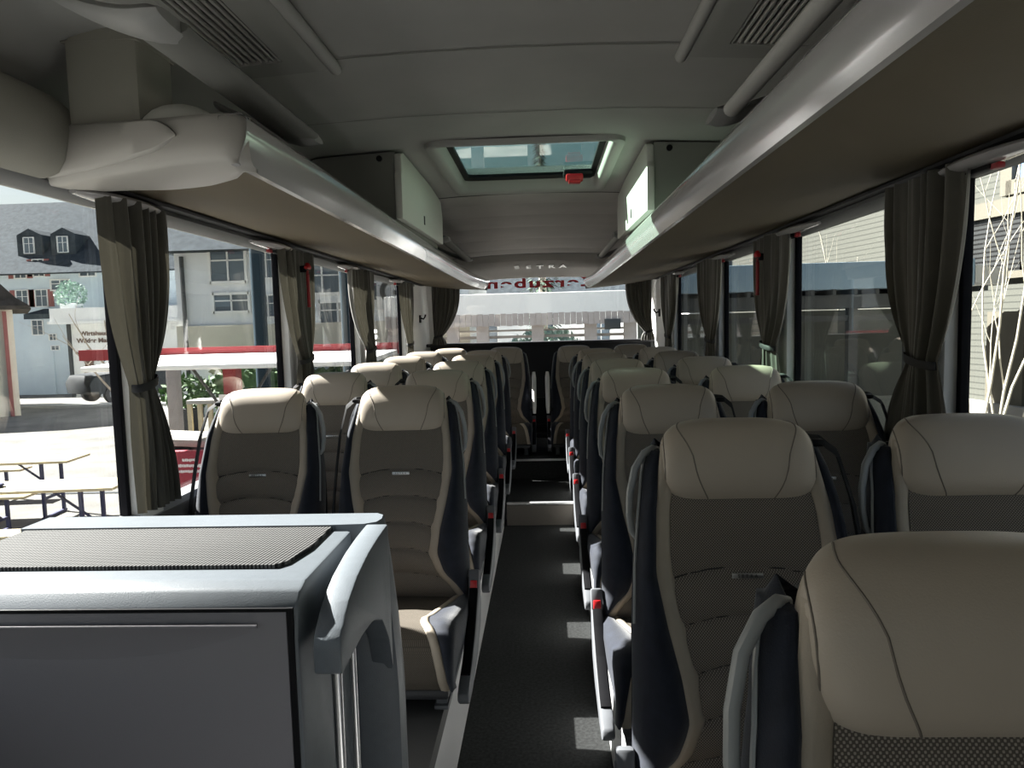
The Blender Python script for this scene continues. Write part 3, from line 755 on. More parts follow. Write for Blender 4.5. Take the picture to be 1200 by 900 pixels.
    # legs: pedestal strut on the aisle side, wall bracket on the other
    mb=MB().prism([(-.44,.0),(-.30,.0),(-.24,.09),(-.42,.09)],s*.15,s*.18,'yz'); mb.prism([(-.16,.0),(-.06,.0),(-.10,.09),(-.2,.09)],s*.15,s*.18,'yz'); mb.box((s*.165,-.25,.006),(.04,.40,.012),.003)
    put('leg',mb,'silverplastic')
    mb=MB().box((-s*.15,-.27,.045),(.03,.34,.09),.006); put('leg',mb,'greyplastic')
    if not window:
        # side frame at the aisle, sloping from the buckle to the front foot
        x0,x1=.214,.246
        pr=[(-.075,.235),(-.135,.228),(-.18,.188),(-.26,.134),(-.36,.092),(-.44,.074),(-.475,.060),(-.482,.040),(-.46,.022),(-.38,.020),(-.22,.045),(-.10,.10),(-.07,.15)]
        put('side_frame',MB().prism(pr,*sorted((s*x0,s*x1)),'yz',bev=.006),'silverplastic')
        pr=[(-.146,.230),(-.185,.194),(-.26,.142),(-.36,.100),(-.415,.086),(-.412,.074),(-.36,.084),(-.26,.124),(-.18,.172),(-.14,.205)]
        put('side_pad',MB().prism(pr,*sorted((s*.2165,s*.2435)),'yz',bev=.003),'pad')
        mb=MB().box((s*.230,-.118,.245),(.034,.03,.062),.006,rot=Matrix.Rotation(math.radians(-18),3,'X')); put('buckle',mb,'silverplastic')
        mb=MB().box((s*.230,-.137,.236),(.022,.012,.026),.003,rot=Matrix.Rotation(math.radians(-18),3,'X')); put('buckle_button',mb,'red',par='buckle',lab='red release button')
    # belt over the outer shoulder
    s2=-sx
    pts=[(.06,.806,.150),(.030,.806,.168),(-.005,.785,.188),(-.04,.70,.203),(-.075,.60,.209),(-.115,.48,.213),(-.14,.36,.214),(-.145,.25,.214),(-.13,.15,.212)]
    rows=[[(s2*(x+.004),y-.002,z),(s2*(x+.006),y+.022,z+.012),(s2*(x-.0),y+.022,z+.012),(s2*(x-.002),y-.002,z)] for y,z,x in pts]
    put('seat_belt',MB().grid(rows,closed=True,capends=True),'belt')
    put('belt_guide',MB().box((s2*.164,.036,.806),(.026,.024,.014),.004),'black')
    if rear and not window:
        put('armrest',MB().tube([(s*.236,-.17,.30),(s*.236,-.16,.36),(s*.236,-.14,.5),(s*.236,-.125,.60),(s*.236,-.115,.645)],[.012,.017,.019,.019,.012],k=12,flat=1.5),'pillar',lab='pale armrest folded upright')
        put('armrest_hinge',MB().tube([(s*.19,-.12,.33),(s*.236,-.15,.33)],.014),'shell')
    return P
def make_seat(parts):
    root=empty('coach_seat',(0,0,0)); by={}
    for nm,mb,m,par,autos,lab in parts:
        if nm=='TEXT':
            o=text_mesh('tag_lettering','SETRA',.0085,M['engrave'],by['tag'],Matrix.Translation(mb)@FRONT,extrude=.0003,spacing=1.7)
            continue
        o=mb.build(nm,M[m],by[par] if par else root,autos=autos)
        if lab: o['label']=lab
        if nm not in by: by[nm]=o
    return root
ROW=['front','second','third','fourth','fifth','sixth','seventh']
protos={}
def place(key,x,y,label,group):
    sx,win,rear=key
    if key not in protos:
        o=protos[key]=make_seat(seat_parts(*key))
    else: o=copy_tree(protos[key])
    o.location=(x,y,PLAT)
    tag(o,label,'seat',group); return o
yl=[2.30,3.10,3.88,4.67,5.42]
xla=[-.471,-.477,-.479,-.480,-.478]; xlw=[-.940,-.936,-.939,-.938,-.937]
ordn=['first','second','third','fourth','fifth','sixth','seventh']
for i,y in enumerate(yl):
    la='left aisle seat in %s row, %s'%(ordn[i],['directly behind the grey cabinet','second headrest from the cabinet along the aisle','middle of the left aisle file','one row short of the last left row','just ahead of the left rear bench'][i])
    lw='left window seat in %s row, %s'%(ordn[i],['beside the first left curtain and behind the cabinet','headrest between second and third left curtains','headrest below the third left curtain','headrest below the fourth left curtain','small headrest just before the rear corner'][i])
    place((1,False,False),xla[i],y,la,'coach seats left of the aisle'); place((1,True,False),xlw[i],y,lw,'coach seats left of the aisle')
yr=[.585,1.35,2.13,2.93,3.72,4.50,5.25]
xra=[.352,.359,.364,.368,.375,.379,.383]; xrw=[None,.792,.803,.815,.826,.828,.832]
for i,y in enumerate(yr):
    la='right aisle seat in %s row, %s'%(ordn[i],['huge cropped headrest at the bottom right corner','whole backrest with metal tag in view','headrest half behind the one with visible tag','third headrest beyond the cropped one','in the middle of the right aisle file','two rows ahead of the rear bench','just ahead of the right rear bench'][i])
    place((-1,False,False),xra[i],y,la,'coach seats right of the aisle')
    if xrw[i] is not None:
        lw='right window seat in %s row, %s'%(ordn[i],['','cropped by the right picture edge','headrest between first and second right curtains','headrest below the second right curtain','headrest below the third right curtain','headrest below the fourth right curtain','small headrest just before the rear corner'][i])
        place((-1,True,False),xrw[i],y,lw,'coach seats right of the aisle')
place((1,False,True),-.335,6.06,'rear bench seat left of the gap, with pale armrest folded up','rear bench seats')
place((1,True,True),-.815,6.06,'rear bench seat in the left corner under the rear window','rear bench seats')
place((-1,False,True),.25,6.06,'rear bench seat right of the gap, with pale armrest folded up','rear bench seats')
place((-1,True,True),.73,6.06,'rear bench seat in the right corner under the rear window','rear bench seats')

# ------------------------------------------------------------------ front-left cabinet
cb=empty('storage_cabinet',(-.80,1.30,0)); tag(cb,'grey plastic cabinet with ribbed mat on top at the bottom left','cabinet')
def K(x,y,z): return (x+.80,y-1.30,z)
mb=MB().prism([(1.10-1.3,-.03),(1.10-1.3,.845),(1.105-1.3,.895),(1.125-1.3,.922),(1.15-1.3,.93),(1.43-1.3,.93),(1.43-1.3,-.03)],-1.12+.8,-.412+.8,'yz',bev=.006)
mb.build('body',M['cab'],cb)
# raised rear panel, wider than the body, swelling towards the aisle
rows=[]
for z in np.linspace(-.03,.935,24):
    xe=-.325-.03*max(0,(z-.55)/.385)**1.6; 
    rows.append([K(-1.13,1.435,z),K(xe-.10,1.435,z),K(xe-.03,1.44,z),K(xe-.006,1.455,z),K(xe,1.48,z),K(xe-.004,1.51,z),K(xe-.02,1.525,z),K(-1.13,1.525,z)])
top=[(p[0]-.004 if p[0]>.3 else p[0],p[1],p[2]+.006) for p in rows[-1]]
MB().grid(rows+[top],closed=True,capends=True).build('upstand',M['cab'],cb)
mb=MB().prism([(a+.8,b-1.3) for a,b in ((-1.12,1.435),(-.455,1.435),(-.455,1.30),(-.470,1.22),(-.485,1.20),(-1.12,1.20))],.929,.938,'xy',bev=.002); mb.build('top_mat',M['mat'],cb)
# drawer front with a recessed grip
rows=[]
MB().box(K(-.775,1.1005,.754),(.69,.006,.280),.002).build('drawer',M['drawer'],cb)
rows=[]
for q in np.linspace(0,1,13):
    rows.append([])
    for t in np.linspace(-1,1,31):
        # concave finger scoop, deepest in the middle, closing to nothing at its lower rim
        h=.012+.045*(1-abs(t)**2.4); z=.872-h*q; bulge=.010*(1-q)**1.6*(1-abs(t)**6)
        rows[-1].append(K(-.80+.31*t, 1.0972-bulge, z))
mbs=MB().grid(rows); mbs.tube([K(-.80+.325*t,1.0885,.874) for t in np.linspace(-1,1,7)],.0035,k=8)
mbs.build('drawer_grip',M['drawer'],cb)
MB().box(K(-.775,1.0985,.605),(.70,.010,.010)).build('drawer_gap',M['black'],cb)
MB().box(K(-.775,1.1005,.44),(.69,.006,.30),.002).build('drawer',M['drawer'],cb)
MB().box(K(-.424,1.0995,.754),(.010,.006,.292)).build('drawer_gap',M['black'],cb)
MB().box(K(-.775,1.0985,.897),(.70,.005,.006)).build('drawer_gap',M['black'],cb)
# grab handle: curved fin with two rods
tc_=sm([1.08,1.10,1.14,1.20,1.28,1.36,1.445],[.835,.868,.896,.917,.931,.937,.939],.05)
yz=[(y,tc_(y)) for y in np.linspace(1.445,1.10,18)]+[(1.088,.853),(1.083,.838),(1.083,.797),(1.09,.792),(1.14,.796)]
bc_=sm([1.14,1.22,1.30,1.37,1.42,1.445],[.796,.800,.792,.762,.70,.62],.06)
yz+=[(y,bc_(y)) for y in np.linspace(1.16,1.445,12)]
MB().prism([(a-1.3,b) for a,b in yz],-.384+.8,-.338+.8,'yz',bev=.004).build('handle',M['cab'],cb,autos=28)
MB().tube([K(-.352,1.10,.81),K(-.352,1.10,-.02)],.009).build('handle_rod',M['metal'],cb)
MB().tube([K(-.345,1.17,.83),K(-.345,1.17,-.02)],.006).build('handle_rod',M['metal'],cb)

# ------------------------------------------------------------------ lettering on the rear glass (painted outside, so it reads reversed)
mx=Matrix.Translation((-.02,6.845,1.735))@Matrix.Rotation(math.radians(90+4.5),4,'X')@Matrix.Scale(-1,4,(1,0,0))@Matrix.Scale(1.9,4,(1,0,0))
o=text_mesh('window_lettering','Zerzuben',.125,M['redlet'],mtx=mx,extrude=.001,spacing=1.16,bold=.0035); tag(o,'red company lettering reversed across the top of the rear window','lettering')

# ------------------------------------------------------------------ outside
G=-.95
gr=MB().grid([[(-80,y,z),(80,y,z)] for y,z in ((-30,G),(22,G),(30,-1.35),(60,-2.3),(140,-2.3))]); o=gr.build('ground',M['pave']); tag(o,kind='structure')
# kerb strip across the square
mb=MB().box((-20,22.2,G+.03),(34,.7,.12),.02); tag(mb.build('kerb_strip',M['kerb']),kind='structure')
mb=MB().box((-12,9.9,G+.005),(22,.10,.012),0); tag(mb.build('drain_channel',M['darkmetal']),kind='structure')

def window_unit(parent,x,y,z,w,h,frame='frame',pane='pane',shutter=None,axis='y',cross=True):
    """window on a wall whose outside faces -axis"""
    def B(a,b,c,dx,dz,dy):
        return ((a,b,c),(dx,dy,dz)) if axis=='y' else ((b,a,c),(dy,dx,dz))
    mb=MB()
    t=.07*min(1,w)
    for a,c,dx,dz in ((x-w/2,z,t,h+t),(x+w/2,z,t,h+t),(x,z-h/2,w,t),(x,z+h/2,w,t)):
        mb.box(*B(a,y-.03,c,dx,dz,.08))
    if cross: mb.box(*B(x,y-.02,z,t*.6,h,.05)); mb.box(*B(x,y-.02,z+h*.12,w,t*.5,.05))
    f=mb.build('window_frame',M[frame],parent,smooth=False)
    MB().box(*B(x,y-.005,z,w,h,.02)).build('pane',M[pane],f,smooth=False)
    if shutter:
        for s in (-1,1):
            MB().box(*B(x+s*(w*.5+w*.27),y-.03,z,w*.42,h*1.02,.05)).build('shutter',M[shutter],parent,smooth=False)
# far house with slate roof and dormers
s_=32/830.
def fx(px,d): return (px-638)*d/830.
def fz(py,d): return 1.35+(379-py)*d/830.
hA=empty('town_house',(-24,33,-1.6)); tag(hA,'far blue-white town house with tall slate roof and dormers','house')
def HA(x,y,z): return (x+24,y-33,z+1.6)
MB().box(HA(-24,37,1.4),(14.4,8,6.4)).build('wall',M['bluewall'],hA,smooth=False)
MB().prism([(32.2-33,4.3+1.6),(37-33,8.4+1.6),(42-33,4.3+1.6)],-31.6+24,-16.4+24,'yz').build('roof',M['roof'],hA,smooth=False)
for px,py in ((20,268),(62,268)):
    x=fx(px,33); z=fz(py,33)
    MB().prism([(x+24-.6,z+1.6-.6),(x+24+.6,z+1.6-.6),(x+24+.6,z+1.6+.45),(x+24,z+1.6+.75),(x+24-.6,z+1.6+.45)],33.3-33,36-33,'xz').build('dormer',M['roof'],hA,smooth=False)
    window_unit(hA,x+24,33.3-33,z+1.6-.05,.5,.75)
for px,py,w,h,sh in ((12,300,.6,.7,1),(35,297,.55,.8,1),(12,333,.6,.8,1),(36,333,.6,.8,1),(60,318,.9,.5,None),(28,368,.55,.7,None),(46,380,.35,.3,None),(48,393,.4,.2,None),(33,410,.5,.5,None),(95,300,.8,.7,None)):
    window_unit(hA,fx(px,33)+24,0.,fz(py,33)+1.6,w,h,shutter='shutter' if sh else None)
MB().box(HA(fx(33,33),32.96,fz(425,33)),(1.0,.08,2.2)).build('door',M['bluewall'],hA,smooth=False)
MB().prism([(31.7-33,fz(352,32)+1.6),(33-33,fz(345,32)+1.6),(33-33,fz(357,32)+1.6),(31.7-33,fz(358,32)+1.6)],fx(17,32)+24,fx(58,32)+24,'yz').build('porch_roof',M['roof'],hA,smooth=False)
# inn wall with painted name
hW=empty('inn_building',(-18,30,-1.4)); tag(hW,'white inn wall with painted old lettering behind the front left window','building')
def HW(x,y,z): return (x+18,y-30,z+1.4)
MB().box(HW(-16,31.4,.55),(9.6,2.4,3.9)).build('wall',M['plaster'],hW,smooth=False)
mb=MB().box(HW(-15.9,29.9,2.25),(10.4,.9,.55)); mb.box(HW(-15.9,29.9,1.92),(10.6,1.0,.12)); mb.build('parapet',M['plaster'],hW,smooth=False)
ins=text_mesh('inn_lettering','Wirtshaus',.27,M['brownlet'],hW,Matrix.Translation(HW(fx(96,30.15),30.17,fz(377.,30.15)))@FRONT@Matrix.Scale(1.1,4,(1,0,0)),extrude=.004,bold=.008)
ins=text_mesh('inn_lettering','Wilder Mann',.28,M['brownlet'],hW,Matrix.Translation(HW(fx(97,30.15),30.17,fz(385.5,30.15)))@FRONT@Matrix.Scale(1.1,4,(1,0,0)),extrude=.004,bold=.008)
# painted figure on the wall: flat paint
pts=[(-.35,0),(-.15,0),(0,.45),(.15,0),(.38,0),(.25,.6),(.3,.95),(.55,.75),(.62,.85),(.3,1.2),(.12,1.25),(.12,1.45),(-.1,1.45),(-.1,1.25),(-.35,1.15),(-.75,1.35),(-.8,1.25),(-.35,.9),(-.25,.6)]
MB().prism([(a*.75+HW(fx(88,30.15),0,0)[0],b*.75+1.4+fz(426,30.15)) for a,b in pts],.155,.18,'xz').build('wall_painting',M['brownlet'],hW,smooth=False)
window_unit(hW,fx(113,30.2)+18,.2,fz(410,30.2)+1.4,.5,.6)
MB().box(HW(fx(64,30),30.1,fz(405,30)),(.12,.12,4.0)).build('drain_pipe',M['darkmetal'],hW,smooth=False)
# bush on the terrace
def blob(name,c,r,m,lab,cat,n=220,sq=1.,leaf=.12,parent=None,seed=1):
    rnd=random.Random(seed); mb=MB()
    for i in range(n):
        v=Vector((rnd.gauss(0,1),rnd.gauss(0,1),rnd.gauss(0,1))).normalized()*r*rnd.uniform(.75,1.05); v.z*=sq
        a=Vector((rnd.gauss(0,1),rnd.gauss(0,1),rnd.gauss(0,1))).normalized()*leaf; b=a.cross(Vector((rnd.gauss(0,1),rnd.gauss(0,1),rnd.gauss(0,1)))).normalized()*leaf*.7
        p=Vector(c)+v; mb.add([p-a,p-b*.6,p+a,p+b*.6],[(0,1,2,3)])
    return mb
tb=empty('terrace_bush',(fx(72,31),31,2.61)); tag(tb,'pale green round bush on the terrace above the inn wall','bush')
blob('x',(0,0,.55),.62,None,'','',500,leaf=.10).build('foliage',M['bush'],tb,smooth=False)
MB().box((0,0,.05),(.7,.6,.25),.03).build('trough',M['plaster'],tb)
# near beige house at the left edge
hL=empty('corner_house',(-17.05,18.5,G),math.radians(38)); tag(hL,'beige corner house with flared brown roof at the left picture edge','house')
MB().box((0,2.2,1.55),(4.4,4.0,3.2)).build('wall',M['beigewall'],hL,smooth=False)
mb=MB()
rows=[]
for e,zz in ((.45,3.1),(.42,3.2),(.1,3.45),(-.35,4.0),(-.8,4.9),(-1.2,5.6)):
    rows.append([(-2.2-e,.2-e,zz),(2.2+e,.2-e,zz),(2.2+e,4.2+e,zz),(-2.2-e,4.2+e,zz)])
mb.grid(rows,closed=True,capends=True); mb.build('roof',M['roofbrown'],hL,smooth=False)
MB().box((2.0,.15,1.5),(.10,.10,3.1)).build('drain_pipe',M['shutter'],hL,smooth=False)
window_unit(hL,1.0,.2,1.6,.8,1.1)

# beer-garden tables and benches
def beer(name,kind,cx,cy,L,W,H,lab,rz):
    t=empty(name,(cx,cy,G),rz); tag(t,lab,kind,'beer garden '+kind+'s')
    MB().box((0,0,H-.015),(L,W,.03),.005).build('top' if kind=='table' else 'seat_board',M['wood'],t)
    for s in (-1,1):
        mb=MB()
        x=s*(L/2-.35)
        for yy in (-1,1): mb.box((x,yy*W*.38,H/2-.015),(.035,.035,H-.03))
        mb.box((x,0,H*.35),(.03,W*.76,.03)); mb.box((x,0,.02),(.04,W*.9,.03)); mb.box((x-s*.2,0,H*.7),(.5,.02,.02),rot=Matrix.Rotation(s*math.radians(38),3,'Y'))
        mb.build('leg',M['tableleg'],t,smooth=False)
rz=math.radians(6)
beer('beer_table','table',-5.55,7.05,2.2,.55,.75,'nearest pale trestle table outside, with small dark dish on it',rz)
beer('beer_bench','bench',-5.75,6.30,2.2,.27,.45,'pale bench nearest the bus beside the nearest trestle table',rz)
beer('beer_table','table',-7.1,8.6,2.2,.55,.75,'second pale trestle table outside, beyond the nearest one',rz)
beer('beer_bench','bench',-7.2,7.85,2.2,.27,.45,'pale bench between the two trestle tables outside',rz)
beer('beer_bench','bench',-8.5,9.5,2.2,.27,.45,'farthest pale bench beyond the second trestle table',rz)
mb=MB(); mb.tube([(0,0,.0),(0,0,.02)],[.07,.1],k=16); mb.tube([(0,0,.02),(0,0,.035)],[.1,.085],k=16)
o=mb.build('ashtray',M['tableleg']); o.location=(-5.75,6.98,G+.752); tag(o,'small dark dish lying on the nearest outside table','dish')

# car parked behind the square
def car(x,y,rz,lab):
    t=empty('parked_car',(x,y,G),rz); tag(t,lab,'car')
    prof=[(-2.05,.35),(-2.1,.7),(-1.95,.95),(-1.25,1.02),(-.75,1.42),(.55,1.47),(1.25,1.08),(1.9,.92),(2.1,.65),(2.05,.32)]
    rows=[]
    for w,k in ((-.85,.93),(-.80,1.),(0,1.02),(.80,1.),(.85,.93)):
        rows.append([(a*(1 if abs(w)<.83 else .985), w*(1-.16*max(0,(b-.95)/.5)), .35+(b-.35)*k) for a,b in prof])
    MB().grid(rows,capends=True).build('body',M['carpaint'],t)
    for s in (-1,1):
        MB().prism([(-1.10,1.03),(-.72,1.36),(.50,1.40),(1.05,1.08)],s*.80,s*.755,'xz').build('side_glass',M['pane'],t,smooth=False)
    for xx in (-1.3,1.3):
        for s in (-1,1):
            wm=MB().tube([(xx,s*.70,.31),(xx,s*.88,.31)],.31,k=24).build('wheel',M['blackrubber'],t)
            MB().tube([(xx,s*.875,.31),(xx,s*.89,.31)],.19,k=16).build('rim',M['silverplastic'],wm)
car(-14.5,24.6,math.radians(58),'dark parked car half hidden behind the first left curtain')

# market stall: white roof edge, red beams, posts
st=empty('market_stall',(-4.2,8.4,G)); tag(st,'red framed market stall with white flat roof outside the second left window','stall')
def ST(x,y,z): return (x+4.2,y-8.4,z-G)
mb=MB().box(ST(-3.9,9.3,.965),(3.5,1.9,.06),.01,rot=Matrix.Rotation(math.radians(2),3,'X')); mb.build('roof',M['white'],st)
MB().box(ST(-4.5,10.3,1.05),(4.9,.08,.16)).build('beam',M['stallred'],st,smooth=False)
for x,y in ((-4.04,8.95),(-2.3,8.95),(-6.15,10.1)):
    MB().box(ST(x,y,0.),(.17,.17,1.92)).build('post',M['stallred'],st,smooth=False)
for s in (-1,1):
    MB().tube([ST(-4.04+s*.12,8.95,.30),ST(-4.04+s*.55,8.95,.93)],.02,k=6).build('brace',M['darkmetal'],st)
for z,x in ((.42,-4.10),(.10,-4.14)):
    MB().box(ST(x,8.84,z),(.16,.02,.26)).build('notice',M['white'],st,smooth=False)
# counter cart with grey lid below
ct=empty('waste_container',(-4.75,9.1,G)); tag(ct,'grey lidded container behind the red information board','container')
MB().box((0,.0,.42),(.95,.6,.84),.03).build('body',M['darkmetal'],ct)
MB().box((0,0,.90),(1.05,.7,.10),.03,rot=Matrix.Rotation(math.radians(3),3,'Y')).build('lid',M['concrete'],ct)
MB().box((-.1,-.33,.80),(.6,.05,.08),.02).build('bar',M['black'],ct)
# red information board
bd=empty('information_board',(-4.30,8.35,G)); tag(bd,'dark red board with white text standing below the market stall','sign')
MB().box((0,.0,.46),(.62,.10,.82),.01).build('board',M['signred'],bd)
# the white print is too small to read: rows of letter-sized dabs
rnd=random.Random(12)
for zc_,hw_,hh_ in ((.76,.10,.020),(.69,.20,.022),(.62,.15,.020),(.36,.17,.013),(.25,.13,.010)):
    mb=MB(); x=-hw_
    while x<hw_:
        w_=hh_*rnd.uniform(.7,1.1); mb.box((x+w_/2-.03,-.052,zc_+rnd.uniform(-.003,.003)),(w_*.75,.003,hh_*rnd.uniform(1.2,1.9))); x+=w_*1.05
    mb.build('board_lettering',M['whitelet'],bd,smooth=False)
MB().prism([(-.05,.42),(.0,.42),(.012,.5),(-.01,.56),(-.02,.50),(-.035,.47)],-.055,-.048,'xz').build('board_emblem',M['whitelet'],bd)
MB().box((0,.02,.03),(.5,.3,.05),.01).build('foot',M['darkmetal'],bd)
# grey wooden post, planter, hedge, slatted bench
o=MB().box((0,0,.9),(.20,.20,1.8),.02).build('timber_post',M['greypost']); o.location=(-7.0,13.0,G); tag(o,'weathered grey timber post between first and second left curtains','post')
pp=empty('potted_shrub',(-8.05,15.5,G)); tag(pp,'leafy shrub in a dark pot outside the second left window','plant')
MB().grid([[(r*math.cos(a),r*math.sin(a),z) for a in np.linspace(0,2*PI,17)[:-1]] for r,z in ((.26,0),(.33,.6),(.36,.62),(.33,.64),(.3,.58))],closed=True,capends=True).build('pot',M['pot'],pp)
blob('x',(0,0,.95),.52,None,'','',420,sq=.75,leaf=.10,seed=3).build('foliage',M['leaf'],pp,smooth=False)
hg=empty('clipped_hedge',(-6.6,18.0,G)); tag(hg,'green hedge low behind the red stall post','hedge')
mb=MB(); rnd=random.Random(5)
for i in range(1600):
    p=Vector((rnd.uniform(-2.0,2.6),rnd.uniform(-.4,.4),rnd.uniform(.05,1.45)))
    a=Vector((rnd.gauss(0,1),rnd.gauss(0,1),rnd.gauss(0,1))).normalized()*.10; b=a.cross(Vector((rnd.gauss(0,1),rnd.gauss(0,1),rnd.gauss(0,1)))).normalized()*.07
    mb.add([p-a,p-b,p+a,p+b],[(0,1,2,3)])
mb.build('foliage',M['leaf'],hg,smooth=False)
MB().box((.3,0,.65),(4.4,.6,1.2),.1).build('core',M['leaf'],hg)
sb=empty('slatted_planter',(-6.0,14.6,G)); tag(sb,'long pale slatted planter running behind the stall post','planter')
MB().box((0,0,.85),(3.0,.5,.08),.01,).build('ledge',M['concrete'],sb)
for i in range(14): MB().box((-1.45+i*.22,-.2,.42),(.09,.06,.80)).build('slat',M['wood'],sb,smooth=False)
# low concrete wall under the stall
o=MB().box((0,0,.30),(2.0,.35,.60),.02).build('low_wall',M['concrete']); o.location=(-5.6,11.0,G); tag(o,'low grey concrete wall under the market stall','wall')
# steel posts outside
for x,y,lab in ((-6.7,16.5,'dark blue-grey street post outside the second left window'),(-4.6,16.5,'dark blue-grey street post outside the third left window')):
    t=empty('street_post',(x,y,G)); tag(t,lab,'post','street posts')
    MB().tube([(0,0,0),(0,0,4.4)],.16,k=16).build('shaft',M['poststeel'],t)
    MB().tube([(0,0,0),(0,0,.3)],.25,k=16).build('base',M['poststeel'],t)
# building B behind the stall
hB=empty('shop_building',(-5.8,19,G)); tag(hB,'white shop building with dark slate roof behind the market stall','building')
def HB(x,y,z): return (x+5.8,y-19,z-G)
MB().box(HB(-6.0,22,1.3),(8.0,6,4.5)).build('wall',M['plaster'],hB,smooth=False)
MB().prism([(18.4-19,3.5-G),(22-19,6.0-G),(26-19,3.5-G)],-10.3+5.8,-1.7+5.8,'yz').build('roof',M['roof'],hB,smooth=False)
mb=MB().box(HB(-6.0,18.95,1.08),(8.0,.12,.9)); mb.build('shop_band',M['beigewall'],hB,smooth=False)
for px,py,w,h in ((266,300,1.0,.95),(268,345,1.0,.5),(312,350,.6,.6),(378,320,1.0,.8),(395,360,1.0,.6),(430,330,.8,.8),(312,300,.6,.8)):
    window_unit(hB,fx(px,19)+5.8,0.,fz(py,19)-G,w,h)
MB().tube([HB(-9.75,18.9,-.9),HB(-9.75,18.9,3.4)],.06,k=8).build('drain_pipe',M['darkmetal'],hB)
MB().box(HB(fx(462,18.9),18.88,fz(338,18.9)),(.9,.06,.9),.01).build('sign_panel',M['canopygrey'],hB,smooth=False)
text_mesh('sign_letter','G',.9,M['engrave'],hB,Matrix.Translation(HB(fx(459,18.8),18.84,fz(338,18.8)))@FRONT,extrude=.01,bold=.02)
# bare plane tree at left
def tree(name,base,h,mat_,lab,stems,spread,seed,thick=.05,depth=3,top=None):
    rnd=random.Random(seed); t=empty(name,base); tag(t,lab,'tree')
    tr=MB(); br=MB()
    def grow(p,d,L,r,lv):
        pts=[Vector(p)]; rs=[r]; q=Vector(p); dd=Vector(d).normalized(); n=7
        for i in range(n):
            dd=(dd+Vector((rnd.uniform(-.14,.14),rnd.uniform(-.14,.14),rnd.uniform(-.03,.10)))).normalized()
            q=q+dd*L/n; pts.append(q.copy()); rs.append(r*(1-.75*(i+1)/n))
            if lv<depth and i>=1 and rnd.random()<.5:
                nd=(dd+Vector((rnd.uniform(-spread,spread),rnd.uniform(-spread,spread),rnd.uniform(-.05,.4)))).normalized()
                grow(q,nd,L*rnd.uniform(.35,.6),rs[-1]*.65,lv+1)
        (tr if lv==0 else br).tube(pts,rs,k=6 if lv<2 else 4)
    for i in range(stems):
        a=2*PI*i/stems+rnd.uniform(0,1)
        grow((.07*math.cos(a)*(stems>1),.07*math.sin(a)*(stems>1),0),(.10*math.cos(a)*(stems>1),.10*math.sin(a)*(stems>1),1),h*rnd.uniform(.85,1.05),thick,0)
    tr.build('trunk',mat_,t); br.build('branches',mat_,t)
    return t
tree('bare_tree',(-7.5,12.3,G),3.0,M['greybark'],'bare pollarded tree behind the first left curtain',1,1.2,4,thick=.055,depth=2)

# right side: sided building, birches, shelter
ang=math.radians(9)
hR=empty('sided_building',(8.0,12.0,G),0); tag(hR,'grey-green building with striped siding and cream trim right of the bus','building')
hR.rotation_euler=(0,0,ang)
MB().box((2.1,-1,4.5),(4,26,9.0)).build('wall',M['siding'],hR,smooth=False)
MB().box((.06,-1.2,4.08),(.16,7.6,.28)).build('trim_band',M['cream'],hR,smooth=False)
MB().box((.06,-1.2,2.92),(.16,7.6,.12)).build('trim_band',M['cream'],hR,smooth=False)
for yy,w in ((-1.6,3.0),(1.9,3.0)):
    MB().box((.09,yy,3.46),(.06,w,.96)).build('louvre_window',M['louvre'],hR,smooth=False)
def wx(y,z,w,h,pane):
    mb=MB()
    for a,c,dy,dz in ((y-w/2,z,.24,h+.48),(y+w/2,z,.24,h+.48),(y,z-h/2-.12,w,.24),(y,z+h/2+.12,w,.24)): mb.box((.06,a,c),(.16,dy,dz))
    f=mb.build('window_frame',M['cream'],hR,smooth=False); MB().box((.10,y,z),(.04,w,h)).build('pane',M[pane],f,smooth=False)
    mb=MB().box((.06,y,z+.1),(.06,w,.06)); mb.box((.06,y,z),(.06,.06,h)); mb.build('glazing_bar',M['tableleg'],hR,smooth=False)
wx(.06,5.2,1.2,1.4,'bluepane')
MB().box((.06,.6,1.15),(.12,.8,2.3)).build('door',M['cream'],hR,smooth=False)
MB().box((.0,.2,.35),(.3,20,.7)).build('plinth',M['concrete'],hR,smooth=False)
tree('birch_tree',(5.72,9.45,G),4.9,M['bark'],'pale bare birch with many stems outside the front right window',4,.6,11,thick=.024,depth=2)
tree('birch_tree',(6.25,9.75,G),4.4,M['bark'],'slimmer pale birch at the right picture edge',3,.6,23,thick=.022,depth=2)
tree('birch_tree',(6.25,14.6,G),5.2,M['bark'],'pale young tree behind the bus shelter roof',1,.6,31,thick=.03,depth=2)
sh=empty('bus_shelter',(4.15,11.0,G)); tag(sh,'bus shelter with pale blue roof edge and dark glazed front','shelter')
MB().box((-.1,1.3,2.90),(4.8,2.6,.40),.01).build('roof',M['canopyblue'],sh)
MB().prism([(2.305,.0),(3.5,1.15),(2.305,2.6)],2.74,3.0,'xy').build('roof_end',M['canopygrey'],sh,smooth=False)
mb=MB()
for i in range(16): mb.box((-2.3+i*.32,1.3,2.66),(.05,2.5,.08))
mb.build('roof_ribs',M['darkmetal'],sh,smooth=False)
MB().box((-.1,1.2,2.52),(4.7,1.9,.20)).build('soffit',M['darkmetal'],sh,smooth=False)
MB().box((-.05,2.1,1.25),(4.8,.05,2.3)).build('back_panel',M['shelterpanel'],sh,smooth=False)
MB().box((-.2,.6,2.26),(4.5,.08,.09)).build('beam',M['darkmetal'],sh,smooth=False)
for x in (-2.4,-1.5,-.3,.75,1.65,2.25): MB().box((x,.6,1.3),(.14,.14,2.6)).build('post',M['darkmetal'],sh,smooth=False)
MB().box((-.05,.62,.55),(4.7,.04,.9)).build('kick_panel',M['shelterpanel'],sh,smooth=False)
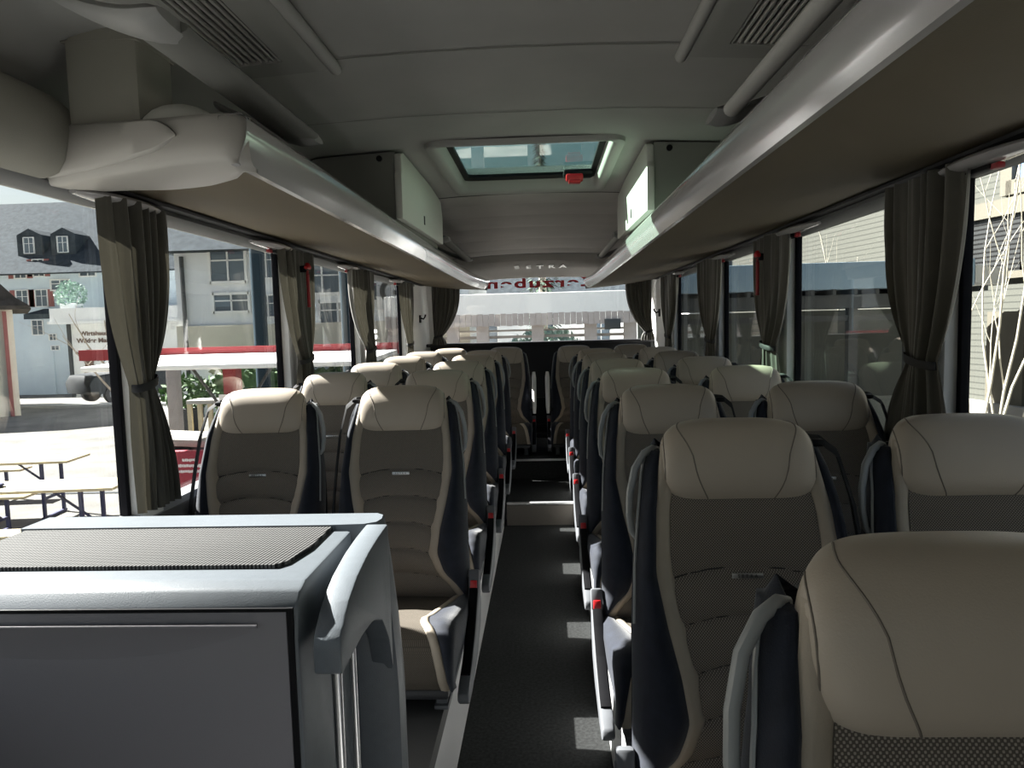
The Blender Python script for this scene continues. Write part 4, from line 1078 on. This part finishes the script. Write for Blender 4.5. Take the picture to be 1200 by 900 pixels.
MB().box((-.2,1.7,.5),(3.6,.4,.06),.01).build('bench_board',M['greypost'],sh)
# bright white house further back on the right
hY=empty('white_house',(9.5,31,G)); tag(hY,'bright white house far behind the shelter roof','house')
MB().box((0,3,3.6),(6.5,6,8)).build('wall',M['white'],hY,smooth=False)
MB().prism([(-.5,7.5),(3,9.5),(6.5,7.5)],-3.7,3.7,'yz').build('roof',M['roofbrown'],hY,smooth=False)
for x,z in ((-1.6,4.4),(-.1,4.4),(1.6,4.4),(-1.2,6.2),(.7,6.2)): window_unit(hY,x,0.,z,.8,1.1)

# behind the bus: long awning building
aw=empty('covered_stand',(0,15.5,G)); tag(aw,'long white covered market stand behind the rear window','market stand')
MB().box((-.75,1.5,2.97),(5.4,3.4,.10),.01,rot=Matrix.Rotation(math.radians(2),3,'X')).build('awning',M['rearwhite'],aw)
mb=MB().box((-.75,-.24,2.735),(5.4,.05,.43)); mb.build('awning_skirt',M['rearwhite'],aw,smooth=False)
mb=MB()
for i in range(43): mb.box((-3.38+i*.125,-.25,2.40-.01*(i%2)),(.118,.04,.26),.004)
mb.build('fringe',M['awninggrey'],aw,smooth=False)
for x in (-3.3,-2.0,-1.35,-.15,1.0,1.85): MB().box((x,0.,1.25),(.26,.2,2.5)).build('post',M['awninggrey'],aw,smooth=False)
MB().box((-.75,.3,2.02),(5.4,.06,.06)).build('crossbar',M['greypost'],aw,smooth=False)
MB().box((-.75,.3,2.16),(5.4,.05,.04)).build('crossbar',M['greypost'],aw,smooth=False)
MB().box((1.45,-.29,2.25),(.34,.05,.22),.01).build('notice_plate',M['darkmetal'],aw)
hd=empty('garden_bush',(.0,24,-1.1)); tag(hd,'pale green bushes seen behind the rear awning posts','bush')
blob('x',(0,0,1.0),1.6,None,'','',900,sq=.8,leaf=.16,seed=8).build('foliage',M['bush'],hd,smooth=False)
hZ=empty('gable_house',(0,38,-1.8)); tag(hZ,'white house with green-grey roof far behind the rear window','house')
MB().box((0,3,2.2),(30,6,5.0)).build('wall',M['plaster'],hZ,smooth=False)
MB().prism([(-.8,4.6),(3,8.2),(6.8,4.6)],-15.5,15.5,'yz').build('roof',M['roof'],hZ,smooth=False)
for x in (-9,-6,-3,0,3,6,9): window_unit(hZ,x,0.,2.6,1.0,1.4)
# conifer whose tip shows through the roof hatch
cf=empty('conifer_tree',(-.05,30,-1.35)); tag(cf,'tall dark conifer seen through the roof hatch','tree')
MB().tube([(0,0,0),(0,0,10.6)],[.25,.03],k=8).build('trunk',M['greybark'],cf)
mb=MB(); rnd=random.Random(9)
for i in range(1500):
    z=rnd.uniform(1.5,11.0); R=max(.08,(11.2-z)*.15)*rnd.uniform(.2,1.); a=rnd.uniform(0,2*PI)
    p=Vector((R*math.cos(a),R*math.sin(a),z-R*.4)); d=Vector((math.cos(a),math.sin(a),-.5)).normalized()*.22; w=d.cross(Vector((0,0,1))).normalized()*.07
    mb.add([p-w,p+d,p+w,p-d*.3],[(0,1,2,3)])
mb.build('foliage',M['conifer'],cf,smooth=False)

# ------------------------------------------------------------------ light, sky, camera
W=bpy.data.worlds.new('World'); bpy.context.scene.world=W; W.use_nodes=True
N,L=W.node_tree.nodes,W.node_tree.links
sky=N.new('ShaderNodeTexSky'); sky.sky_type='NISHITA'; sky.sun_disc=False; sky.sun_elevation=math.radians(40); sky.sun_rotation=math.radians(-75); sky.air_density=1.2; sky.dust_density=2.5
L.new(sky.outputs[0], N['Background'].inputs[0]); N['Background'].inputs[1].default_value=.115
sd=bpy.data.lights.new('sun','SUN'); sd.energy=33.; sd.angle=math.radians(.6); sd.color=(1.,.965,.92)
so=bpy.data.objects.new('sun',sd); C.objects.link(so)
SUN=Vector((1.,-.33,-.80)); so.rotation_euler=SUN.to_track_quat('-Z','Y').to_euler(); so.location=(-6,4,8)

cam=bpy.data.cameras.new('camera'); co=bpy.data.objects.new('camera',cam); C.objects.link(co)
F=830.; cam.sensor_width=36; cam.lens=F/1200*36; cam.clip_start=.02; cam.clip_end=400
pitch,yaw,roll=math.radians(4.8195),math.radians(2.7388),math.radians(1.5)
# camera looks along +y, turned left by yaw, down by pitch, rolled
R=Matrix.Rotation(yaw,3,'Z')@Matrix.Rotation(PI/2-pitch,3,'X')@Matrix.Rotation(-roll,3,'Z')
co.location=(0,0,1.35); co.rotation_euler=R.to_euler()
sc=bpy.context.scene; sc.camera=co
sc.view_settings.view_transform='Standard'; sc.view_settings.look='None'; sc.view_settings.gamma=1; sc.view_settings.use_curve_mapping=False
sc.view_settings.exposure=0.7
sc.cycles.max_bounces=10; sc.cycles.diffuse_bounces=5; sc.cycles.transparent_max_bounces=16
